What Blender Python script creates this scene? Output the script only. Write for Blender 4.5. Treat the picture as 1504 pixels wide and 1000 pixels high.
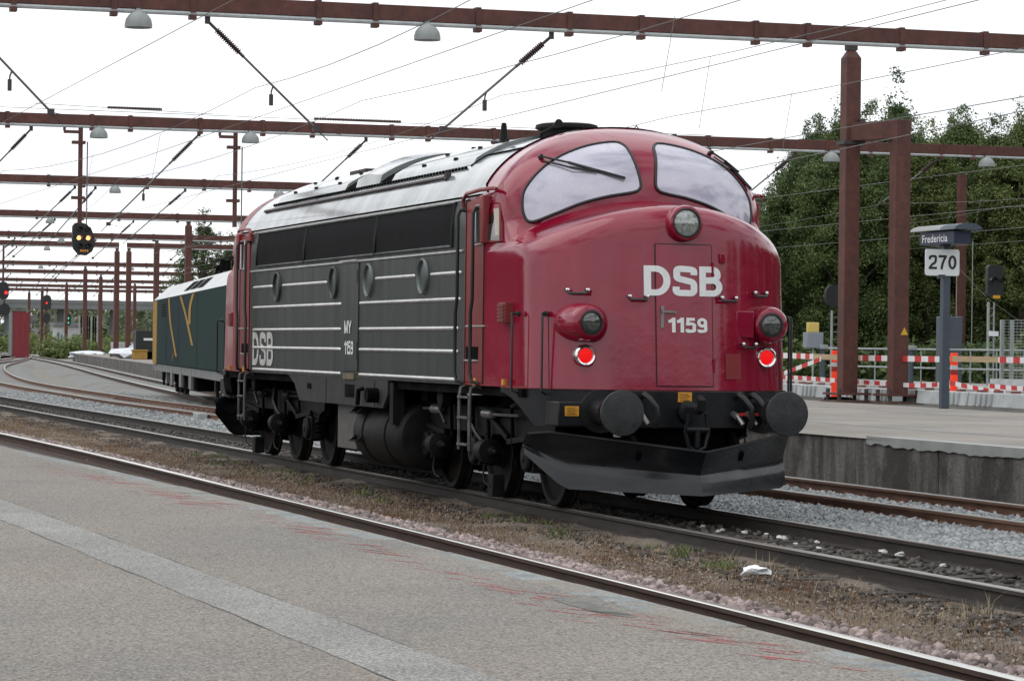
import bpy, bmesh, math, random
import numpy as np
from mathutils import Vector, Matrix
random.seed(7); RNG = np.random.default_rng(7)
for o in list(bpy.data.objects): bpy.data.objects.remove(o)
SC = bpy.context.scene
COL = SC.collection
PI = math.pi

# ------------------------------------------------------------------ camera
# metres; x runs along the locomotive's track towards the viewer, z = 0 at rail top
CAM = Vector((27.3685, -10.3985, 1.6994)); YAW, PITCH, ROLL = -0.29670, 0.0018, 0.0123
cd = bpy.data.cameras.new('Camera'); cam = bpy.data.objects.new('Camera', cd); COL.objects.link(cam)
cd.sensor_width = 36.0; cd.lens = 4316.23 / 1504 * 36.0; cd.clip_start = 0.1; cd.clip_end = 6000
d = Vector((-math.cos(YAW) * math.cos(PITCH), -math.sin(YAW) * math.cos(PITCH), math.sin(PITCH)))
r = d.cross(Vector((0, 0, 1))).normalized(); u = r.cross(d)
r2 = r * math.cos(ROLL) + u * math.sin(ROLL); u2 = u * math.cos(ROLL) - r * math.sin(ROLL)
M = Matrix.Identity(4)
for i in range(3):
    M[i][0], M[i][1], M[i][2], M[i][3] = r2[i], u2[i], -d[i], CAM[i]
cam.matrix_world = M
SC.camera = cam
SC.render.resolution_x, SC.render.resolution_y = 1024, 680
SC.view_settings.view_transform = 'Standard'; SC.view_settings.look = 'None'
SC.view_settings.exposure = 0.0; SC.view_settings.gamma = 1.0

# ------------------------------------------------------------------ overcast sky and soft sun
SUN = Vector((-0.30, -0.62, 0.78)).normalized()           # towards the sun, behind the cloud
w = bpy.data.worlds.new('World'); SC.world = w; w.use_nodes = True
nt = w.node_tree; nt.nodes.clear()
def wn(t, **k):
    n = nt.nodes.new(t)
    for a, b in k.items(): setattr(n, a, b)
    return n
tc = wn('ShaderNodeTexCoord'); sep = wn('ShaderNodeSeparateXYZ'); nt.links.new(tc.outputs['Generated'], sep.inputs[0])
def wmath(op, a, b=None):
    n = wn('ShaderNodeMath', operation=op)
    for i, x in enumerate((a, b)):
        if x is None: continue
        if isinstance(x, (int, float)): n.inputs[i].default_value = x
        else: nt.links.new(x, n.inputs[i])
    return n.outputs[0]
zc = wmath('MAXIMUM', sep.outputs[2], 0.0); den = wmath('ADD', zc, 0.22)
cx = wmath('DIVIDE', sep.outputs[0], den); cy = wmath('DIVIDE', sep.outputs[1], den)
cmb = wn('ShaderNodeCombineXYZ'); nt.links.new(cx, cmb.inputs[0]); nt.links.new(cy, cmb.inputs[1])
cn = wn('ShaderNodeTexNoise'); cn.inputs['Scale'].default_value = 1.3; cn.inputs['Detail'].default_value = 7; cn.inputs['Roughness'].default_value = 0.58
nt.links.new(cmb.outputs[0], cn.inputs['Vector'])
cr = wn('ShaderNodeValToRGB'); cr.color_ramp.elements[0].position = 0.36; cr.color_ramp.elements[1].position = 0.50
hz = wmath('SUBTRACT', 1.0, wmath('MULTIPLY', zc, 4.0)); hz = wmath('MAXIMUM', hz, 0.0)     # cloud deck closes towards the horizon
cov = wmath('ADD', cn.outputs['Fac'], wmath('MULTIPLY', hz, 0.35)); nt.links.new(cov, cr.inputs[0])
cn2 = wn('ShaderNodeTexNoise'); cn2.inputs['Scale'].default_value = 2.6; cn2.inputs['Detail'].default_value = 5
nt.links.new(cmb.outputs[0], cn2.inputs['Vector'])
cr2 = wn('ShaderNodeValToRGB'); cr2.color_ramp.elements[0].position = 0.3; cr2.color_ramp.elements[1].position = 0.7
cr2.color_ramp.elements[0].color = (0.90, 0.94, 1.0, 1); cr2.color_ramp.elements[1].color = (1.28, 1.29, 1.29, 1)
nt.links.new(cn2.outputs['Fac'], cr2.inputs[0])
sky = wn('ShaderNodeTexSky', sky_type='NISHITA'); sky.sun_disc = False
sky.sun_elevation = math.asin(SUN.z); sky.sun_rotation = math.atan2(SUN.x, SUN.y)
bs = wn('ShaderNodeBackground'); bs.inputs['Strength'].default_value = 0.10; nt.links.new(sky.outputs[0], bs.inputs['Color'])
bc = wn('ShaderNodeBackground'); nt.links.new(wmath('ADD', wmath('MULTIPLY', zc, 0.35), 1.08), bc.inputs['Strength']); nt.links.new(cr2.outputs[0], bc.inputs['Color'])   # overcast: brighter overhead
mx = wn('ShaderNodeMixShader'); nt.links.new(cr.outputs[0], mx.inputs[0]); nt.links.new(bs.outputs[0], mx.inputs[1]); nt.links.new(bc.outputs[0], mx.inputs[2])
wo = wn('ShaderNodeOutputWorld'); nt.links.new(mx.outputs[0], wo.inputs[0])
sl = bpy.data.lights.new('Sun', 'SUN'); sl.energy = 0.7; sl.angle = math.radians(50); sl.color = (1.0, 0.96, 0.90)
so = bpy.data.objects.new('Sun', sl); COL.objects.link(so); so.location = (0, -20, 40)
so.rotation_euler = SUN.to_track_quat('Z', 'Y').to_euler()

# ------------------------------------------------------------------ materials
def S(r, g, b):
    f = lambda c: (c / 255 / 12.92) if c / 255 <= 0.04045 else ((c / 255 + 0.055) / 1.055) ** 2.4
    return (f(r), f(g), f(b))
MATS = {}
def mat(name, col, rough=0.5, metal=0.0, coat=0.0, var=0.0, vscale=3.0, vstretch=(1, 1, 1), col2=None, bump=0.0, bscale=40.0,
        spec=0.5, emit=None, estr=0.0, island=0.0, rvar=0.0, detail=6, bdist=0.02, col3=None, c3scale=1.0, c3pos=(0.52, 0.62), vor=False, grain=0.0, gscale=60.0):
    if name in MATS: return MATS[name]
    m = bpy.data.materials.new(name); m.use_nodes = True; t = m.node_tree; N = t.nodes; L = t.links
    p = N['Principled BSDF']; p.inputs['Base Color'].default_value = (*col, 1); p.inputs['Roughness'].default_value = rough
    p.inputs['Metallic'].default_value = metal; p.inputs['Coat Weight'].default_value = coat; p.inputs['Coat Roughness'].default_value = 0.06
    p.inputs['Specular IOR Level'].default_value = spec
    if emit: p.inputs['Emission Color'].default_value = (*emit, 1); p.inputs['Emission Strength'].default_value = estr
    tcn = N.new('ShaderNodeTexCoord'); src = None
    def noise(scale, stretch=(1, 1, 1), det=6, rough_=0.6):
        mp = N.new('ShaderNodeMapping'); mp.inputs['Scale'].default_value = stretch; L.new(tcn.outputs['Object'], mp.inputs[0])
        n = N.new('ShaderNodeTexNoise'); n.inputs['Scale'].default_value = scale; n.inputs['Detail'].default_value = det; n.inputs['Roughness'].default_value = rough_
        L.new(mp.outputs[0], n.inputs['Vector']); return n.outputs['Fac']
    def ramp(f, a, b, ca, cb):
        rr = N.new('ShaderNodeValToRGB'); rr.color_ramp.elements[0].position = a; rr.color_ramp.elements[1].position = b
        rr.color_ramp.elements[0].color = (*ca, 1); rr.color_ramp.elements[1].color = (*cb, 1); L.new(f, rr.inputs[0]); return rr.outputs[0]
    if var or col2:
        a = col2 if col2 else tuple(c * (1 - var) for c in col); b = tuple(min(1, c * (1 + var)) for c in col)
        src = ramp(noise(vscale, vstretch, detail), 0.35, 0.65, a, b)
    if col3:
        f = ramp(noise(c3scale, (1, 1, 1), 5), c3pos[0], c3pos[1], (0, 0, 0), (1, 1, 1))
        mxn = N.new('ShaderNodeMix'); mxn.data_type = 'RGBA'; L.new(f, mxn.inputs[0])
        if src: L.new(src, mxn.inputs[6])
        else: mxn.inputs[6].default_value = (*col, 1)
        mxn.inputs[7].default_value = (*col3, 1); src = mxn.outputs[2]
    if grain:
        gr_ = noise(gscale, (1, 1, 1), 3, .75); mrg = N.new('ShaderNodeMapRange'); mrg.inputs[1].default_value = .32; mrg.inputs[2].default_value = .68; mrg.inputs[3].default_value = 1 - grain; mrg.inputs[4].default_value = 1 + grain; L.new(gr_, mrg.inputs[0])
        hsg = N.new('ShaderNodeHueSaturation'); L.new(mrg.outputs[0], hsg.inputs['Value'])
        if src: L.new(src, hsg.inputs['Color'])
        else: hsg.inputs['Color'].default_value = (*col, 1)
        src = hsg.outputs[0]
    if island:
        g = N.new('ShaderNodeNewGeometry'); hs = N.new('ShaderNodeHueSaturation')
        mr = N.new('ShaderNodeMapRange'); mr.inputs[3].default_value = 1 - island; mr.inputs[4].default_value = 1 + island
        L.new(g.outputs['Random Per Island'], mr.inputs[0]); L.new(mr.outputs[0], hs.inputs['Value'])
        if src: L.new(src, hs.inputs['Color'])
        else: hs.inputs['Color'].default_value = (*col, 1)
        src = hs.outputs[0]
    if src: L.new(src, p.inputs['Base Color'])
    if rvar:
        f = noise(vscale * 0.7, vstretch, 4); mr = N.new('ShaderNodeMapRange'); mr.inputs[1].default_value = 0.3; mr.inputs[2].default_value = 0.7
        mr.inputs[3].default_value = max(0.02, rough - rvar); mr.inputs[4].default_value = min(1, rough + rvar); L.new(f, mr.inputs[0]); L.new(mr.outputs[0], p.inputs['Roughness'])
    if bump:
        if vor:
            mp = N.new('ShaderNodeMapping'); L.new(tcn.outputs['Object'], mp.inputs[0]); vv = N.new('ShaderNodeTexVoronoi'); vv.inputs['Scale'].default_value = bscale; L.new(mp.outputs[0], vv.inputs['Vector']); f = vv.outputs['Distance']
        else: f = noise(bscale, (1, 1, 1), 4)
        bn = N.new('ShaderNodeBump'); bn.inputs['Strength'].default_value = bump; bn.inputs['Distance'].default_value = bdist; L.new(f, bn.inputs['Height']); L.new(bn.outputs[0], p.inputs['Normal'])
    MATS[name] = m; return m

# ------------------------------------------------------------------ mesh builder
class MB:
    def __init__(s): s.v = []; s.f = []; s.m = []
    def add(s, vs, fs, mi=0):
        b = len(s.v); s.v += [tuple(v) for v in vs]
        for f in fs: s.f.append(tuple(i + b for i in f)); s.m.append(mi)
        return s
    def box(s, x0, x1, y0, y1, z0, z1, mi=0):
        vs = [(x, y, z) for z in (z0, z1) for y in (y0, y1) for x in (x0, x1)]
        return s.add(vs, [(0, 2, 3, 1), (4, 5, 7, 6), (0, 1, 5, 4), (1, 3, 7, 5), (3, 2, 6, 7), (2, 0, 4, 6)], mi)
    def bar(s, p0, p1, wd, ht, up=(0, 0, 1), mi=0):
        p0, p1 = Vector(p0), Vector(p1); t = (p1 - p0).normalized(); a = t.cross(Vector(up))
        if a.length < 1e-4: a = t.cross(Vector((1, 0, 0)))
        a.normalize(); b = a.cross(t); a *= wd / 2; b *= ht / 2
        vs = [p + i * a + j * b for p in (p0, p1) for i, j in ((-1, -1), (1, -1), (1, 1), (-1, 1))]
        return s.add(vs, [(3, 2, 1, 0), (4, 5, 6, 7), (0, 1, 5, 4), (1, 2, 6, 5), (2, 3, 7, 6), (3, 0, 4, 7)], mi)
    def tube(s, pts, rad, n=8, closed=False, cap=True, mi=0):
        P = [Vector(p) for p in pts]; k = len(P); vs = []; R = rad if isinstance(rad, (list, tuple)) else [rad] * k
        pa = None
        for i in range(k):
            if closed: t = (P[(i + 1) % k] - P[i - 1])
            else: t = P[min(i + 1, k - 1)] - P[max(i - 1, 0)]
            t.normalize()
            if pa is None: a = t.orthogonal().normalized()
            else:
                a = pa - t * pa.dot(t)
                a = a.normalized() if a.length > 1e-5 else t.orthogonal().normalized()
            pa = a; b = t.cross(a)
            for j in range(n):
                an = 2 * PI * j / n; vs.append(P[i] + (a * math.cos(an) + b * math.sin(an)) * R[i])
        fs = []
        for i in range(k if closed else k - 1):
            i2 = (i + 1) % k
            for j in range(n): fs.append((i * n + j, i * n + (j + 1) % n, i2 * n + (j + 1) % n, i2 * n + j))
        if cap and not closed: fs += [tuple(range(n - 1, -1, -1)), tuple(range((k - 1) * n, k * n))]
        return s.add(vs, fs, mi)
    def cyl(s, p0, p1, r0, r1=None, n=16, mi=0): return s.tube([p0, p1], [r0, r0 if r1 is None else r1], n, mi=mi)
    def lathe(s, prof, o, ax, n=24, mi=0, cap=True):
        # prof: (distance along axis, radius)
        o = Vector(o); ax = Vector(ax).normalized(); a = ax.orthogonal().normalized(); b = ax.cross(a); vs = []
        for t, rr in prof:
            for j in range(n): an = 2 * PI * j / n; vs.append(o + ax * t + (a * math.cos(an) + b * math.sin(an)) * rr)
        fs = [(i * n + j, i * n + (j + 1) % n, (i + 1) * n + (j + 1) % n, (i + 1) * n + j) for i in range(len(prof) - 1) for j in range(n)]
        if cap: fs += [tuple(range(n - 1, -1, -1)), tuple(range((len(prof) - 1) * n, len(prof) * n))]
        return s.add(vs, fs, mi)
    def prism(s, poly, ax, a, b, mi=0):
        k = len(poly)
        def P(uv, t): return {'x': (t, uv[0], uv[1]), 'y': (uv[0], t, uv[1]), 'z': (uv[0], uv[1], t)}[ax]
        vs = [P(q, a) for q in poly] + [P(q, b) for q in poly]
        return s.add(vs, [tuple(range(k - 1, -1, -1)), tuple(range(k, 2 * k))] + [(i, (i + 1) % k, k + (i + 1) % k, k + i) for i in range(k)], mi)
    def grid(s, rows, mi=0, flip=False, closed=False):
        n = len(rows[0]); vs = [p for rw in rows for p in rw]; fs = []
        for i in range(len(rows) - 1):
            for j in range(n if closed else n - 1):
                q = (i * n + j, i * n + (j + 1) % n, (i + 1) * n + (j + 1) % n, (i + 1) * n + j); fs.append(q[::-1] if flip else q)
        return s.add(vs, fs, mi)
    def sweep(s, prof, path, mis=None, closed_prof=True):
        # prof (lateral, up) swept along a path of (x, y, z); lateral is to the right seen looking along +x
        P = [Vector(p) for p in path]; k = len(prof); vs = []
        for i in range(len(P)):
            t = P[min(i + 1, len(P) - 1)] - P[max(i - 1, 0)]; t.z = 0; t.normalize(); n = Vector((-t.y, t.x, 0))
            if n.y < 0: n = -n
            for a, h in prof: vs.append(P[i] + n * a + Vector((0, 0, h)))
        b = len(s.v); s.v += [tuple(v) for v in vs]
        for i in range(len(P) - 1):
            for j in range(k if closed_prof else k - 1):
                s.f.append((b + i * k + j, b + (i + 1) * k + j, b + (i + 1) * k + (j + 1) % k, b + i * k + (j + 1) % k)); s.m.append(mis[j] if mis else 0)
        if closed_prof:
            s.f += [tuple(b + j for j in range(k)), tuple(b + (len(P) - 1) * k + j for j in range(k - 1, -1, -1))]; s.m += [0, 0]
        return s
    def mirx(s, c):
        s.v = [(2 * c - x, y, z) for x, y, z in s.v]; s.f = [f[::-1] for f in s.f]; return s
    def miry(s):
        s.v = [(x, -y, z) for x, y, z in s.v]; s.f = [f[::-1] for f in s.f]; return s
    def join(s, o): return s.add_m(o)
    def add_m(s, o):
        b = len(s.v); s.v += o.v; s.f += [tuple(i + b for i in f) for f in o.f]; s.m += o.m; return s
    def build(s, name, ma, parent=None, smooth=0.6, bevel=0.0, loc=None, recalc=True):
        o0 = Vector(loc) if loc is not None else (root_loc(parent) if parent else Vector((0, 0, 0)))
        me = bpy.data.meshes.new(name); me.from_pydata([(v[0] - o0.x, v[1] - o0.y, v[2] - o0.z) for v in s.v], [], s.f)
        ms = ma if isinstance(ma, (list, tuple)) else [ma]
        for q in ms: me.materials.append(q)
        if len(ms) > 1: me.polygons.foreach_set('material_index', s.m)
        if recalc:
            bm = bmesh.new(); bm.from_mesh(me); bmesh.ops.recalc_face_normals(bm, faces=bm.faces); bm.to_mesh(me); bm.free()
        if smooth:
            me.polygons.foreach_set('use_smooth', [True] * len(me.polygons)); me.set_sharp_from_angle(angle=smooth)
        ob = bpy.data.objects.new(name, me); COL.objects.link(ob)
        if parent: ob.parent = parent
        elif loc is not None: ob.location = loc
        if bevel:
            bv = ob.modifiers.new('bevel', 'BEVEL'); bv.width = bevel; bv.segments = 2; bv.limit_method = 'ANGLE'; bv.angle_limit = 0.7
        return ob
ROOT = {}
def root_loc(o):
    while o.parent: o = o.parent
    return Vector(o.location)
def tag(o, label=None, cat=None, group=None, kind=None):
    if label: o['label'] = label
    if cat: o['category'] = cat
    if group: o['group'] = group
    if kind: o['kind'] = kind
    return o
def thing(name, label, cat, loc=(0, 0, 0), group=None):
    o = bpy.data.objects.new(name, None); COL.objects.link(o); o.location = loc; o.empty_display_size = 0.3
    return tag(o, label, cat, group)
def copy_tree(o, parent=None):
    c = o.copy(); COL.objects.link(c)
    if parent is not None: c.parent = parent
    for ch in list(o.children): copy_tree(ch, c)
    return c
def raw_mesh(name, V, F, ma, smooth=False):
    # numpy verts (n,3) and quads/tris (m,k)
    me = bpy.data.meshes.new(name); n, k = F.shape
    me.vertices.add(len(V)); me.vertices.foreach_set('co', V.astype(np.float32).ravel())
    me.loops.add(n * k); me.loops.foreach_set('vertex_index', F.astype(np.int32).ravel())
    me.polygons.add(n); me.polygons.foreach_set('loop_start', np.arange(0, n * k, k, dtype=np.int32))
    me.update(calc_edges=True); me.validate(); me.materials.append(ma); return me
def obj_from(me, name, parent=None, loc=(0, 0, 0)):
    o = bpy.data.objects.new(name, me); COL.objects.link(o); o.location = loc
    if parent: o.parent = parent
    return o
def text_shape(body, bold=0.0, sub=False):
    cu = bpy.data.curves.new('txt', 'FONT'); cu.body = body; cu.offset = bold; cu.resolution_u = 4
    ob = bpy.data.objects.new('txt', cu); COL.objects.link(ob); dg = bpy.context.evaluated_depsgraph_get()
    me = bpy.data.meshes.new_from_object(ob.evaluated_get(dg)); bpy.data.objects.remove(ob); bpy.data.curves.remove(cu)
    bm = bmesh.new(); bm.from_mesh(me); bpy.data.meshes.remove(me)
    bmesh.ops.triangulate(bm, faces=bm.faces)
    if sub: bmesh.ops.subdivide_edges(bm, edges=bm.edges[:], cuts=2, use_grid_fill=True)
    vs = [v.co.copy() for v in bm.verts]; bm.verts.index_update(); fs = [tuple(v.index for v in f.verts) for f in bm.faces]; bm.free()
    x0 = min(v.x for v in vs); x1 = max(v.x for v in vs); y0 = min(v.y for v in vs); y1 = max(v.y for v in vs)
    return [((v.x - x0) / (x1 - x0), (v.y - y0) / (y1 - y0)) for v in vs], fs
def text(name, body, fn, ma, parent, bold=0.0, sub=False):
    # fn maps unit (a, b) over the lettering's box to world space
    uv, fs = text_shape(body, bold, sub); mb = MB(); mb.add([fn(a, b) for a, b in uv], fs)
    return mb.build(name, ma, parent, smooth=0, recalc=False)
# grotesque capitals and figures drawn as strokes (cap height 1)
def crv(pts, n=5):
    out = []
    for i in range(len(pts) - 1):
        p0, p1, p2, p3 = pts[max(i - 1, 0)], pts[i], pts[i + 1], pts[min(i + 2, len(pts) - 1)]
        for k in range(n):
            f = k / n; out.append(tuple(0.5 * (2 * p1[a] + (p2[a] - p0[a]) * f + (2 * p0[a] - 5 * p1[a] + 4 * p2[a] - p3[a]) * f * f + (3 * p1[a] - p0[a] - 3 * p2[a] + p3[a]) * f ** 3) for a in (0, 1)))
    return out + [pts[-1]]
def arc(cx, cy, rx, ry, a0, a1, n=14): return [(cx + rx * math.cos(math.radians(a0 + (a1 - a0) * i / n)), cy + ry * math.sin(math.radians(a0 + (a1 - a0) * i / n))) for i in range(n + 1)]
def glyph(c, w):
    h = w / 2
    if c == 'D': return .76, [[(h, 0), (h, 1)], [(w, 1 - h), (.34, 1 - h)] + arc(.34, .5, .42 - h, .5 - h, 90, -90) + [(w, h)]]
    if c == 'B': return .74, [[(h, 0), (h, 1)], [(w, 1 - h), (.42, 1 - h)] + arc(.42, .755 - h / 3, .27 - h, .245 - h * .67, 90, -90, 10) + [(w, .53)], [(w, .53), (.43, .53)] + arc(.43, .265 + h / 2, .31 - h, .265 - h / 2, 90, -90, 10) + [(w, h)]]
    if c == 'S': return .74, [crv([(.74 - h, .70), (.62, .86), (.375, 1 - h), (.15, .89), (h + .02, .73), (.15, .595), (.37, .525), (.60, .45), (.74 - h, .285), (.60, .12), (.37, h), (.12, .13), (h, .31)])]
    if c == '1': return .40, [[(.40 - h, 0), (.40 - h, 1)], [(0, .745), (.12, .755), (.22, .80), (.40 - w, .93)]]
    if c == '5': return .60, [[(.55, 1 - h), (h + .06, 1 - h)], [(h + .07, 1), (h + .02, .47)], crv([(h, .50), (.15, .575), (.33, .60), (.52, .51), (.60 - h, .33), (.51, .14), (.30, h), (.12, .10), (h, .24)])]
    if c == '9': return .60, [arc(.30, .675, .30 - h, .325 - h, 0, 360, 22), crv([(.60 - h, .70), (.60 - h - .005, .45), (.50, .16), (.30, h), (.13, .10), (h + .02, .22)])]
    if c == '2': return .60, [crv([(h, .68), (.10, .86), (.30, 1 - h), (.50, .88), (.60 - h, .70), (.46, .48), (.22, .30), (h + .03, h + .03)]), [(0, h), (.60, h)]]
    if c == '7': return .60, [[(0, 1 - h), (.60, 1 - h)], crv([(.60 - h * .6, .93), (.42, .70), (.30, .40), (.22, 0)])]
    if c == '0': return .60, [arc(.30, .5, .30 - h, .5 - h, 0, 360, 26)]
    if c == 'M': return .86, [[(h, 0), (h, 1)], [(.86 - h, 0), (.86 - h, 1)], [(h, .96), (.43, .06)], [(.86 - h, .96), (.43, .06)]]
    if c == 'Y': return .72, [[(.04, 1), (.36, .42)], [(.68, 1), (.36, .42)], [(.36, .45), (.36, 0)]]
    return .3, []
def letters(name, body, fn, ma, parent, w=0.18, gap=0.11):
    # fn(a, b, k): unit box over the whole word, k lifts each stroke a hair so that none overlap in one plane
    segs = []; x = 0.0
    for ch in body:
        adv, st = glyph(ch, w)
        for p in st: segs.append([(x + q[0], q[1]) for q in p])
        x += adv + gap
    x -= gap; mb = MB()
    for k, p in enumerate(segs):
        vs = []
        for i in range(len(p)):
            t = (p[min(i + 1, len(p) - 1)][0] - p[max(i - 1, 0)][0], p[min(i + 1, len(p) - 1)][1] - p[max(i - 1, 0)][1]); l = math.hypot(*t) or 1
            nx, ny = -t[1] / l * w / 2, t[0] / l * w / 2
            vs += [(p[i][0] + nx, p[i][1] + ny), (p[i][0] - nx, p[i][1] - ny)]
        mb.add([fn(a / x, b, k) for a, b in vs], [(2 * i, 2 * i + 1, 2 * i + 3, 2 * i + 2) for i in range(len(p) - 1)])
    return mb.build(name, ma, parent, smooth=0, recalc=False)
# ================================================================== ground, tracks, platforms
M_earth = mat('yard_earth', (0.235, 0.215, 0.185), 0.95, vscale=0.8, col2=(0.15, 0.14, 0.125), col3=(0.18, 0.17, 0.11), c3scale=0.09, c3pos=(.5, .7), bump=0.6, bscale=9, bdist=.05)
M_balA = mat('pink_ballast_bed', (0.11, 0.09, 0.083), 0.95, vscale=20, col2=(0.06, 0.05, 0.046), bump=1, bscale=26, bdist=.03, vor=True)
M_balB = mat('oily_ballast_bed', (0.050, 0.042, 0.036), 0.9, vscale=3, col2=(0.024, 0.020, 0.017), bump=1, bscale=24, bdist=.03, vor=True)
M_balC = mat('grey_ballast_bed', (0.27, 0.272, 0.265), 0.95, vscale=24, col2=(0.16, 0.165, 0.163), col3=(.20, .18, .15), c3scale=.25, c3pos=(.5, .62), bump=1, bscale=26, bdist=.03, vor=True)
M_dirt = mat('dry_dirt', (0.185, 0.15, 0.118), 0.95, vscale=1.5, col2=(0.075, 0.06, 0.048), grain=.4, gscale=40, bump=0.8, bscale=18, bdist=.03)
M_rust = mat('rail_rust', (0.075, 0.040, 0.024), 0.75, vscale=9, vstretch=(.3, 3, 3), col2=(0.035, 0.020, 0.014), bump=.2, bscale=60)
M_rust2 = mat('rail_dark_rust', (0.040, 0.030, 0.024), 0.7, vscale=9, vstretch=(.3, 3, 3), col2=(0.018, 0.014, 0.012), bump=.2, bscale=60)
M_rust3 = mat('rail_orange_rust', (0.20, 0.115, 0.075), 0.8, vscale=9, vstretch=(.3, 3, 3), col2=(0.12, 0.06, 0.04), bump=.2, bscale=60)
M_shine2 = mat('rail_head_dull', (0.27, 0.25, 0.22), 0.36, metal=1.0, var=.2, vscale=2, vstretch=(.3, 14, 1))
M_shine = mat('rail_head_polished', (0.66, 0.64, 0.60), 0.26, metal=1.0, var=.12, vscale=2, vstretch=(.3, 14, 1))
M_clip = mat('rail_clip_rust', (0.17, 0.07, 0.055), 0.8, var=.35, vscale=20)
M_slp = mat('sleeper_wood', (0.055, 0.045, 0.038), 0.9, vscale=12, vstretch=(3, .4, 3), col2=(0.025, 0.02, 0.017), bump=.5, bscale=40)
M_asph = mat('platform_asphalt', (0.228, 0.205, 0.177), 0.92, vscale=0.45, col2=(0.182, 0.17, 0.153), col3=(.222, .192, .158), c3scale=.5, c3pos=(.5, .8), bump=.5, bscale=95, bdist=.012, vor=True, grain=.85, gscale=75)
M_conc = mat('platform_wall_concrete', (0.19, 0.18, 0.165), 0.9, vscale=2.6, vstretch=(1.6, 1, .3), col2=(0.050, 0.047, 0.043), bump=.4, bscale=14, detail=9, grain=.35, gscale=22, col3=(.055, .05, .045), c3scale=1.1, c3pos=(.50, .62))
M_cop = mat('coping_stone', (0.27, 0.285, 0.28), 0.9, vscale=4, col2=(0.15, 0.165, 0.165), bump=.5, bscale=40, col3=(.22, .20, .17), c3scale=2.2, c3pos=(.46, .56), grain=.45, gscale=70)
M_patch = mat('asphalt_patch', (0.275, 0.268, 0.248), 0.93, vscale=1.2, col2=(0.215, 0.21, 0.197), bump=.5, bscale=80, bdist=.012, vor=True, grain=.8, gscale=75)

gm = MB(); gm.add([(60, -400, -.36), (60, 900, -.36), (-3000, 900, -.36), (-3000, -400, -.36)], [(0, 1, 2, 3)]); 
tag(gm.build('ground', M_earth, smooth=0), kind='structure')

def interp(pts, n=6):
    out = []
    for i in range(len(pts) - 1):
        p0, p1, p2, p3 = pts[max(i - 1, 0)], pts[i], pts[i + 1], pts[min(i + 2, len(pts) - 1)]
        for k in range(n):
            f = k / n; out.append(tuple(0.5 * (2 * p1[a] + (p2[a] - p0[a]) * f + (2 * p0[a] - 5 * p1[a] + 4 * p2[a] - p3[a]) * f * f + (3 * p1[a] - p0[a] - 3 * p2[a] + p3[a]) * f ** 3) for a in range(len(p1))))
    return out + [pts[-1]]
PA = [(34, -4.11), (10, -4.11), (-5, -4.12), (-26, -4.36), (-60, -5.6)]
PB = [(34, 0), (10, 0), (-30, 0), (-60, 0), (-95, .1)]
PC = [(34, 3.9), (10, 3.9), (-45, 3.9), (-64, 4.13), (-102, 6.0), (-164, 13.1), (-235, 24.0), (-300, 33.3)]
PD = [(-18, 3.9), (-35, 4.6), (-50, 6.2), (-65, 8.0), (-90, 10.6), (-120, 13.9), (-200, 23), (-293, 32.4), (-420, 45)]
PE = [(-150, 8.0), (-220, 21.0), (-290, 31.0), (-420, 43)]
PF = [(34, 12.4), (-20, 20.2), (-46, 24.0), (-70, 25.2), (-110, 25.8), (-150, 31)]
def yat(P, x):
    Q = sorted(P); return float(np.interp(x, [p[0] for p in Q], [p[1] for p in Q]))
def path3(P, dy=0.0, z=0.0, n=8):
    pts = interp(P, n); out = []
    for i, p in enumerate(pts):
        a = pts[max(i - 1, 0)]; b = pts[min(i + 1, len(pts) - 1)]; t = Vector((b[0] - a[0], b[1] - a[1], 0)).normalized(); nrm = Vector((-t.y, t.x, 0))
        if nrm.y < 0: nrm = -nrm
        out.append((p[0] + nrm.x * dy, p[1] + nrm.y * dy, z))
    return out
HEAD = [(-.036, -.038), (-.036, -.010), (-.030, -.002), (-.012, 0), (.012, 0), (.030, -.002), (.036, -.010), (.036, -.038), (.009, -.052), (.009, -.135), (.070, -.152), (.070, -.165), (-.070, -.165), (-.070, -.152), (-.009, -.135), (-.009, -.052)]
HM = [0, 1, 1, 1, 1, 1, 0, 0, 0, 0, 0, 0, 0, 0, 0, 0]
def bed(P, ma, top=-.175, hw=1.45, sl=.75, name='ballast_bed'):
    prof = [(-hw - sl, -.40), (-hw, top), (-.7, top), (0, top + .01), (.7, top), (hw, top), (hw + sl, -.40)]
    return tag(MB().sweep(prof, path3(P), closed_prof=False).build(name, ma, smooth=0.3), kind='structure')
bed(PA, M_balA, -.165); bed(PC, M_balC, -.145, hw=1.75); bed(PB, M_balB, -.172, hw=1.25, sl=.9); bed(PD, M_balC, -.15, hw=1.9); bed(PE, M_balC, -.16); bed(PF, M_balC, -.16)
# lumpy strip of dry dirt between the platform track and the locomotive's track
xs = np.arange(34, -75, -.35); ysl = np.linspace(0, 1, 13); rows = []
for i, x in enumerate(xs):
    a = yat(PA, x) + .75 + .25; b = -.80; rw = []
    for j, t in enumerate(ysl):
        y = a + (b - a) * t; h = -.155 - .05 * math.sin(PI * t) + .028 * math.sin(x * 1.9 + 3.1 * y) * math.sin(x * .7 - y * 4) + random.uniform(-.014, .014)
        if 0 < t < 1: h += .03 * math.sin(x * .45 + 2) * math.sin(PI * t)
        rw.append((x, y, h))
    rows.append(rw)
tag(MB().grid(rows).build('dirt_strip', M_dirt, smooth=1.2), kind='structure')

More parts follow.
